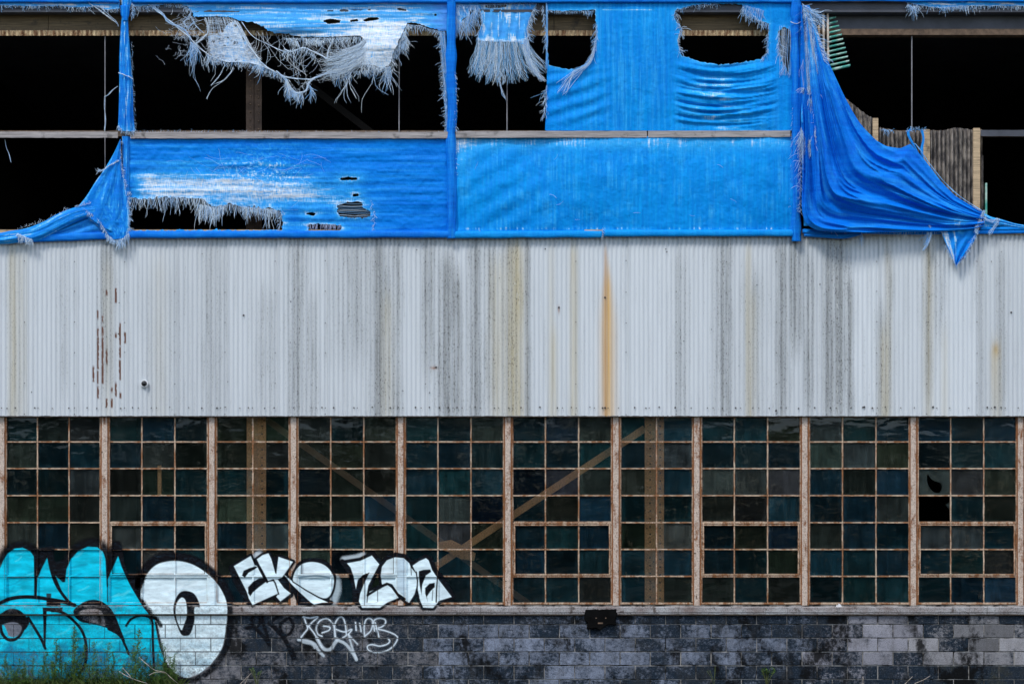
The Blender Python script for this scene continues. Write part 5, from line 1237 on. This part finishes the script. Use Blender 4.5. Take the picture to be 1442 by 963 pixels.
    for q, w in (([(520,285),(450,420),(400,520),(383,625)], 26), ([(383,620),(480,560),(600,492),(650,510),(720,610),(800,665)], 28), ([(375,700),(385,600)], 12), ([(1170,430),(1160,560),(1155,700)], 16), ([(1118,565),(1110,680)], 8), ([(930,360),(945,460),(940,560),(960,640)], 16), ([(495,570),(495,690)], 8), ([(870,290),(875,395)], 9), ([(350,480),(345,740)], 7)): g.stroke(Z(q), w*u, K0, .5, sm=False)
    g.poly(Z([(705,215),(800,215),(800,640),(715,560)]), (.30,.42,.52), 1, .3, .5, sm=False)
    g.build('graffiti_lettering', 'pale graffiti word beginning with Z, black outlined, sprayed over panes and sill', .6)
    # thin white tag and black tag
    T = lambda q: [(310+a/4.807, 843+b/4.807) for a, b in q]; u = 1/4.807; wt = (.72,.82,.88)
    g = Canvas(414, 566, 863, 936, .7)
    for q in ([(558,120),(610,128),(662,120),(625,155),(598,185)], [(565,118),(580,160),(592,198),(570,230),(548,258)], [(598,182),(645,245),(690,330)], [(690,228),(735,212),(742,190),(700,183)], [(778,255),(772,190),(750,150),(718,132),(675,148),(652,190),(660,235),(690,252)], [(780,255),(775,180),(798,132),(825,122),(845,160),(855,240)], [(785,205),(840,222),(890,205),(870,235),(830,262)], [(916,158),(921,212)], [(945,165),(955,220)],
              [(978,252),(975,190),(985,145),(1008,130),(1032,150),(1022,210),(980,250)], [(1045,215),(1040,150),(1075,130),(1115,138),(1118,165),(1090,190),(1055,200),(1120,215),(1185,242),(1200,270),(1170,320),(1120,352),(1050,360),(1005,345),(998,318),(1030,308),(1080,318),(1130,305),(1148,285),(1138,268)], [(1050,160),(1062,205),(1075,255)]):
        g.stroke(T(q), 8*u, wt, .55, .95); g.stroke(T(q), 20*u, wt, 1.6, .16)
    for q, w, op in (([(530,275),(590,282),(640,305),(665,345),(700,385)], 18, .7), ([(655,265),(700,335),(745,340),(775,300),(795,272)], 22, .65), ([(790,275),(850,305),(900,370),(922,410)], 20, .7), ([(870,245),(895,330),(925,408)], 12, .8), ([(868,240),(930,305)], 9, .8), ([(560,292),(620,305),(640,330)], 14, .6)): g.stroke(T(q), w*u, wt, 1.5, op)
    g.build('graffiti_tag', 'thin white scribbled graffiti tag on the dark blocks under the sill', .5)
    g = Canvas(342, 420, 862, 932, .8)
    for q, w in (([(180,195),(230,195),(290,250),(335,312)], 22), ([(240,105),(212,140),(230,185),(265,170),(270,110)], 18), ([(280,110),(300,190),(330,290)], 22), ([(335,160),(430,260),(500,395)], 30), ([(450,135),(405,175),(425,235),(470,235),(495,175),(470,130)], 20), ([(395,115),(330,165)], 20)): g.stroke(T(q), w*u, K0, 1.2, .95)
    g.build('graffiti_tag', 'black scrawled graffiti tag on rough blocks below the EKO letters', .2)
graffiti()

# ------------------------------------------------------------------ small fixtures
def fixtures():
    c = thing('dome_camera', 'small white-rimmed black dome camera fixed to the corrugated cladding', 'camera')
    px, py = 203.3, 540.2; r = 5.3/S
    ring = MB(); n = 28; prof = [(1.0, -.060), (1.0, -.085), (.93, -.098), (.80, -.100), (.70, -.092), (.70, -.07)]
    cx, cz = wx(px, -.08), wz(py, -.08)
    for rr, d in prof:
        for j in range(n): t = 2*math.pi*j/n; ring.v.append((cx+r*rr*math.cos(t), d, cz+r*rr*math.sin(t)))
    for i in range(len(prof)-1):
        for j in range(n): q = (j+1) % n; ring.f.append((i*n+j, (i+1)*n+j, (i+1)*n+q, i*n+q))
    ring.build('housing', M['white'], c, True)
    dm = MB(); m = 7
    for i in range(m+1):
        a = R(90*i/m); rr = math.cos(a)*.74*r
        for j in range(n): t = 2*math.pi*j/n; dm.v.append((cx+rr*math.cos(t), -.088-.038*math.sin(a), cz+rr*math.sin(t)))
    for i in range(m):
        for j in range(n): q = (j+1) % n; dm.f.append((i*n+j, (i+1)*n+j, (i+1)*n+q, i*n+q))
    dm.build('dome', M['glassblack'], c, True)
    b = thing('tar_patch', 'charred black patch with rusty bolts on the sill edge below the window', 'patch')
    pts = ragged([(824,858),(836,857),(852,857.5),(868,857),(870,865),(867,872),(868,880),(857,879),(850,884),(845,888),(840,884),(826,885),(827,877),(822,871),(823,863)], .45, 2.0)
    n = len(pts); v = []; ctr = pts.mean(0)
    v = [P(x, y, -.058) for x, y in pts]+[P(x, y, -.074) for x, y in ctr+(pts-ctr)*.93]+[P(x, y, .012) for x, y in pts]
    f = [tuple(range(2*n-1, n-1, -1))]+[(i, (i+1) % n, n+(i+1) % n, n+i) for i in range(n)]+[(i, 2*n+i, 2*n+(i+1) % n, (i+1) % n) for i in range(n)]
    link('plate', mesh('plate', v, f), M['black'], b)
    mb = MB()
    for x, y in ((839.5, 870), (853, 870)): MB().dome(P(x, y, -.073), .011, .012, 8).build('bolt', M['steel_rust'], b, True)
    MB().pbox(842, 849, 876, 878, -.080, -.07).build('bracket', M['steel_rust'], b)
    p = MB(); pts = [(1176,856.5),(1178.5,850.5),(1180,852),(1181,849),(1184,851),(1187,856.5)]; n = len(pts)
    p.v = [P(x, y, -.03) for x, y in pts]+[P(x, y, -.012) for x, y in pts]; p.f = [tuple(range(n))[::-1], tuple(range(n, 2*n))]+[(i, (i+1) % n, n+(i+1) % n, n+i) for i in range(n)]
    tag(p.build('paper_scrap', M['white']), 'small white crumpled scrap resting on the concrete sill', 'scrap')
fixtures()

# ------------------------------------------------------------------ weeds
def leafquad(mb, p, d, L, w, up):
    d = np.array(d, float); d /= np.linalg.norm(d); s = np.cross(d, up); s /= (np.linalg.norm(s)+1e-9); p = np.array(p, float); nrm = np.cross(s, d)
    k = len(mb.v); mb.v += [tuple(p), tuple(p+d*L*.45+s*w/2+nrm*L*.06), tuple(p+d*L), tuple(p+d*L*.45-s*w/2+nrm*L*.06)]; mb.f.append((k, k+1, k+2, k+3))
def make_weed(h, seed, bushy=1.0):
    r = random.Random(seed); st = MB(); lf = MB(); main = []; x = y = 0.0
    for i in range(9): t = i/8; main.append((x, y, h*t)); x += r.gauss(0, .010); y += r.gauss(0, .008)
    st.tube(main, [.006*(1-.75*i/8) for i in range(9)], 5)
    def along(pts, t):
        f = t*(len(pts)-1); i = min(int(f), len(pts)-2); return np.array(pts[i])*(1-(f-i))+np.array(pts[i+1])*(f-i)
    nb = int(26*bushy)
    for b in range(nb):
        t = .06+.9*b/nb; base = along(main, t); az = r.uniform(0, 6.28); L = h*(.30*(1-t)+.06)*r.uniform(.6, 1.15); el = r.uniform(.5, 1.0)
        br = [base]
        for i in range(1, 5): br.append(base+np.array((math.cos(az)*math.cos(el), math.sin(az)*math.cos(el)*.8, math.sin(el)))*L*i/4+np.array((r.gauss(0,.004), r.gauss(0,.004), 0)))
        st.tube(br, [.003, .0026, .002, .0016, .001], 3)
        for q in range(int(9+16*(1-t))):
            p = along(br, r.uniform(.1, 1)); a2 = r.uniform(0, 6.28); leafquad(lf, p, (math.cos(a2), math.sin(a2), r.uniform(.0, 1.1)), r.uniform(.028, .065), r.uniform(.009, .017), (r.gauss(0,.4), r.gauss(0,.4), 1))
    for q in range(26):
        p = along(main, r.uniform(.5, 1)); a2 = r.uniform(0, 6.28); leafquad(lf, p, (math.cos(a2)*.7, math.sin(a2)*.7, 1), r.uniform(.02, .045), r.uniform(.005, .010), (0, 0, 1))
    return mesh('stem', st.v, st.f, True), mesh('foliage', lf.v, lf.f)
def weeds():
    protos = [make_weed(1.0, 11+i, b) for i, b in enumerate((1.2, 1.5, 1.05, 1.35, 1.2))]
    for s, l in protos: s.materials.append(M['stem']); l.materials.append(M['weed'])
    spots = [(101,880),(76,897),(88,910),(112,905),(128,900),(148,902),(60,915),(45,922),(28,925),(10,930),(5,918),(160,915),(135,925),(190,884),(184,905),(198,912),(206,920),(232,902),(222,918),(238,922),(246,918),(95,930),(70,935),(38,940),(118,932),(152,935),(172,935),(214,938),(20,944),(56,946),(228,940),(104,915),(140,940),(82,922),(196,935)] + [(rnd.uniform(-5, 250), rnd.uniform(926, 950)) for _ in range(26)]
    for i, (px, top) in enumerate(spots):
        y = -rnd.uniform(.10, .42); h = wz(top, y); s, l = protos[i % 5]
        e = empty('weed', (wx(px, y), y, -.01)); e.rotation_euler = (R(rnd.uniform(-4, 4)), R(rnd.uniform(-6, 6)), rnd.uniform(0, 6.28)); k = h*(1.0 if h > .4 else 1.05); e.scale = (max(k, .55), max(k, .55), k)
        lab = {0: 'tallest feathery weed, its tip reaching the big black arc of the turquoise letters', 13: 'tall feathery weed in front of the turquoise arch beside the white letter', 17: 'slender weed rising along the lower edge of the white letter O', 8: 'weed under the black eye shape of the turquoise letters', 5: 'weed between the black arc and the second eye of the turquoise letters'}.get(i, 'feathery green weed growing at the foot of the turquoise graffiti')
        tag(e, lab, 'weed', 'weeds at the foot of the graffiti')
        for nm, me in (('stem', s), ('foliage', l)): o = bpy.data.objects.new(nm, me); COL.objects.link(o); o.parent = e
    # small leafy plant on its own
    def small(px, top, seed, label, mat, n, lw):
        r = random.Random(seed); y = -.10; h = wz(top, y); st = MB(); lf = MB()
        for b in range(n):
            a = r.uniform(0, 6.28); sp = r.uniform(.02, .13)*h/.3; pts = [(0,0,0),(math.cos(a)*sp*.4, math.sin(a)*sp*.3, h*.5),(math.cos(a)*sp, math.sin(a)*sp*.6, h*r.uniform(.75,1))]
            st.tube(pts, [.004,.003,.002], 4)
            for q in range(7):
                t = r.uniform(.35, 1); p = np.array(pts[1])*(1-t)+np.array(pts[2])*t; a2 = r.uniform(0, 6.28); leafquad(lf, p, (math.cos(a2), math.sin(a2)*.8, r.uniform(-.1,.8)), r.uniform(.6,1)*lw*1.7, lw*.8, (0,0,1))
        e = empty('plant', (wx(px, y), y, -.005)); tag(e, label, 'plant'); st.build('stem', M['stem'], e, True); lf.build('leaves', mat, e)
    small(1080, 940, 5, 'small bright green leafy plant against the dark navy blocks', M['plant'], 14, .034)
    small(362, 938, 8, 'low pale green weed on the rough blocks beside the white letter O', M['plant'], 8, .022)
    small(1006, 936, 9, 'thin green sprig climbing the dark blocks beside the leafy plant', M['plant'], 4, .016)
    # dry twigs
    for lab, lines in (('pale dry forked twig lying across the weeds', [[(168,945),(180,952),(192,957),(208,962)],[(173,940),(182,950),(187,957)],[(168,945),(176,950)]]), ('long pale dry twig arching over the weeds below the white letter', [[(196,925),(206,934),(218,943),(232,946),(240,953),(252,963)],[(210,950),(220,946),(232,947)]]), ('dry twig leaning on the rough blocks beside the low weed', [[(338,963),(346,955),(354,947)],[(345,962),(350,952)]]), ('thin dry stalks standing against the dark lower blocks', [[(1215,963),(1215.5,957),(1215,952)],[(1274,963),(1280,957),(1285,952)],[(1288,962),(1300,957),(1310,951)]])):
        e = empty('dry_twig'); tag(e, lab, 'twig')
        for ln in lines:
            p = spline([(a, b) for a, b in ln], False, 4); m = len(p); yy = -.55 if ln[0][0] < 300 else -.06
            pts = [P(a, b, yy+.04*math.sin(i)) for i, (a, b) in enumerate(p)]
            MB().tube(pts, [.0055*(1-.5*i/m) for i in range(m)], 5).build('branch', M['twig'], e, True)
    # grass along the wall foot
    mb = MB()
    for i in range(5200):
        x = rnd.uniform(-60, 1500); y = -rnd.uniform(.03, .5)
        if x > 260 and rnd.random() < .72: continue
        h = rnd.uniform(.04, .13)*(1.7 if x < 260 else .8); p = np.array((wx(x, y), y, -.01)); a = rnd.uniform(0, 6.28); lean = rnd.uniform(.1, .6); d = np.array((math.cos(a)*lean, math.sin(a)*lean, 1)); s = np.array((-math.sin(a), math.cos(a), 0))*.004
        k = len(mb.v); mb.v += [tuple(p-s), tuple(p+s), tuple(p+d*h*.6+s*.7), tuple(p+d*h+np.array((math.cos(a), math.sin(a), -.4))*h*lean*.4), tuple(p+d*h*.6-s*.7)]; mb.f.append((k, k+1, k+2, k+3, k+4))
    tag(mb.build('grass', M['grass']), 'short grass and seedlings along the foot of the wall', 'grass', kind='stuff')
weeds()

# ------------------------------------------------------------------ wood across the yard, mirrored in the panes
def far_wood():
    mb = MB(); r = random.Random(3)
    for i in range(20000):
        x = r.uniform(-62, 62); y = -52-abs(r.gauss(0, 4)); top = 6.0+5.0*float(fbm(x*.09+40, 2.2))+2.5*float(vnoise(x*.5, 8)); z = r.uniform(0, top)
        s = r.uniform(.25, .8); p = np.array((x, y+1.5*math.sin(z*.8), z)); a = np.array((r.gauss(0,1), r.gauss(0,1), r.gauss(0,1))); a /= np.linalg.norm(a); b = np.cross(a, (r.gauss(0,1), r.gauss(0,1), 1)); b /= np.linalg.norm(b)
        k = len(mb.v); mb.v += [tuple(p-a*s), tuple(p+b*s*.5), tuple(p+a*s), tuple(p-b*s*.5)]; mb.f.append((k, k+1, k+2, k+3))
    tag(mb.build('far_wood', M['treeleaf']), 'dark leafy wood across the yard facing the warehouse', 'wood', kind='stuff')
far_wood()
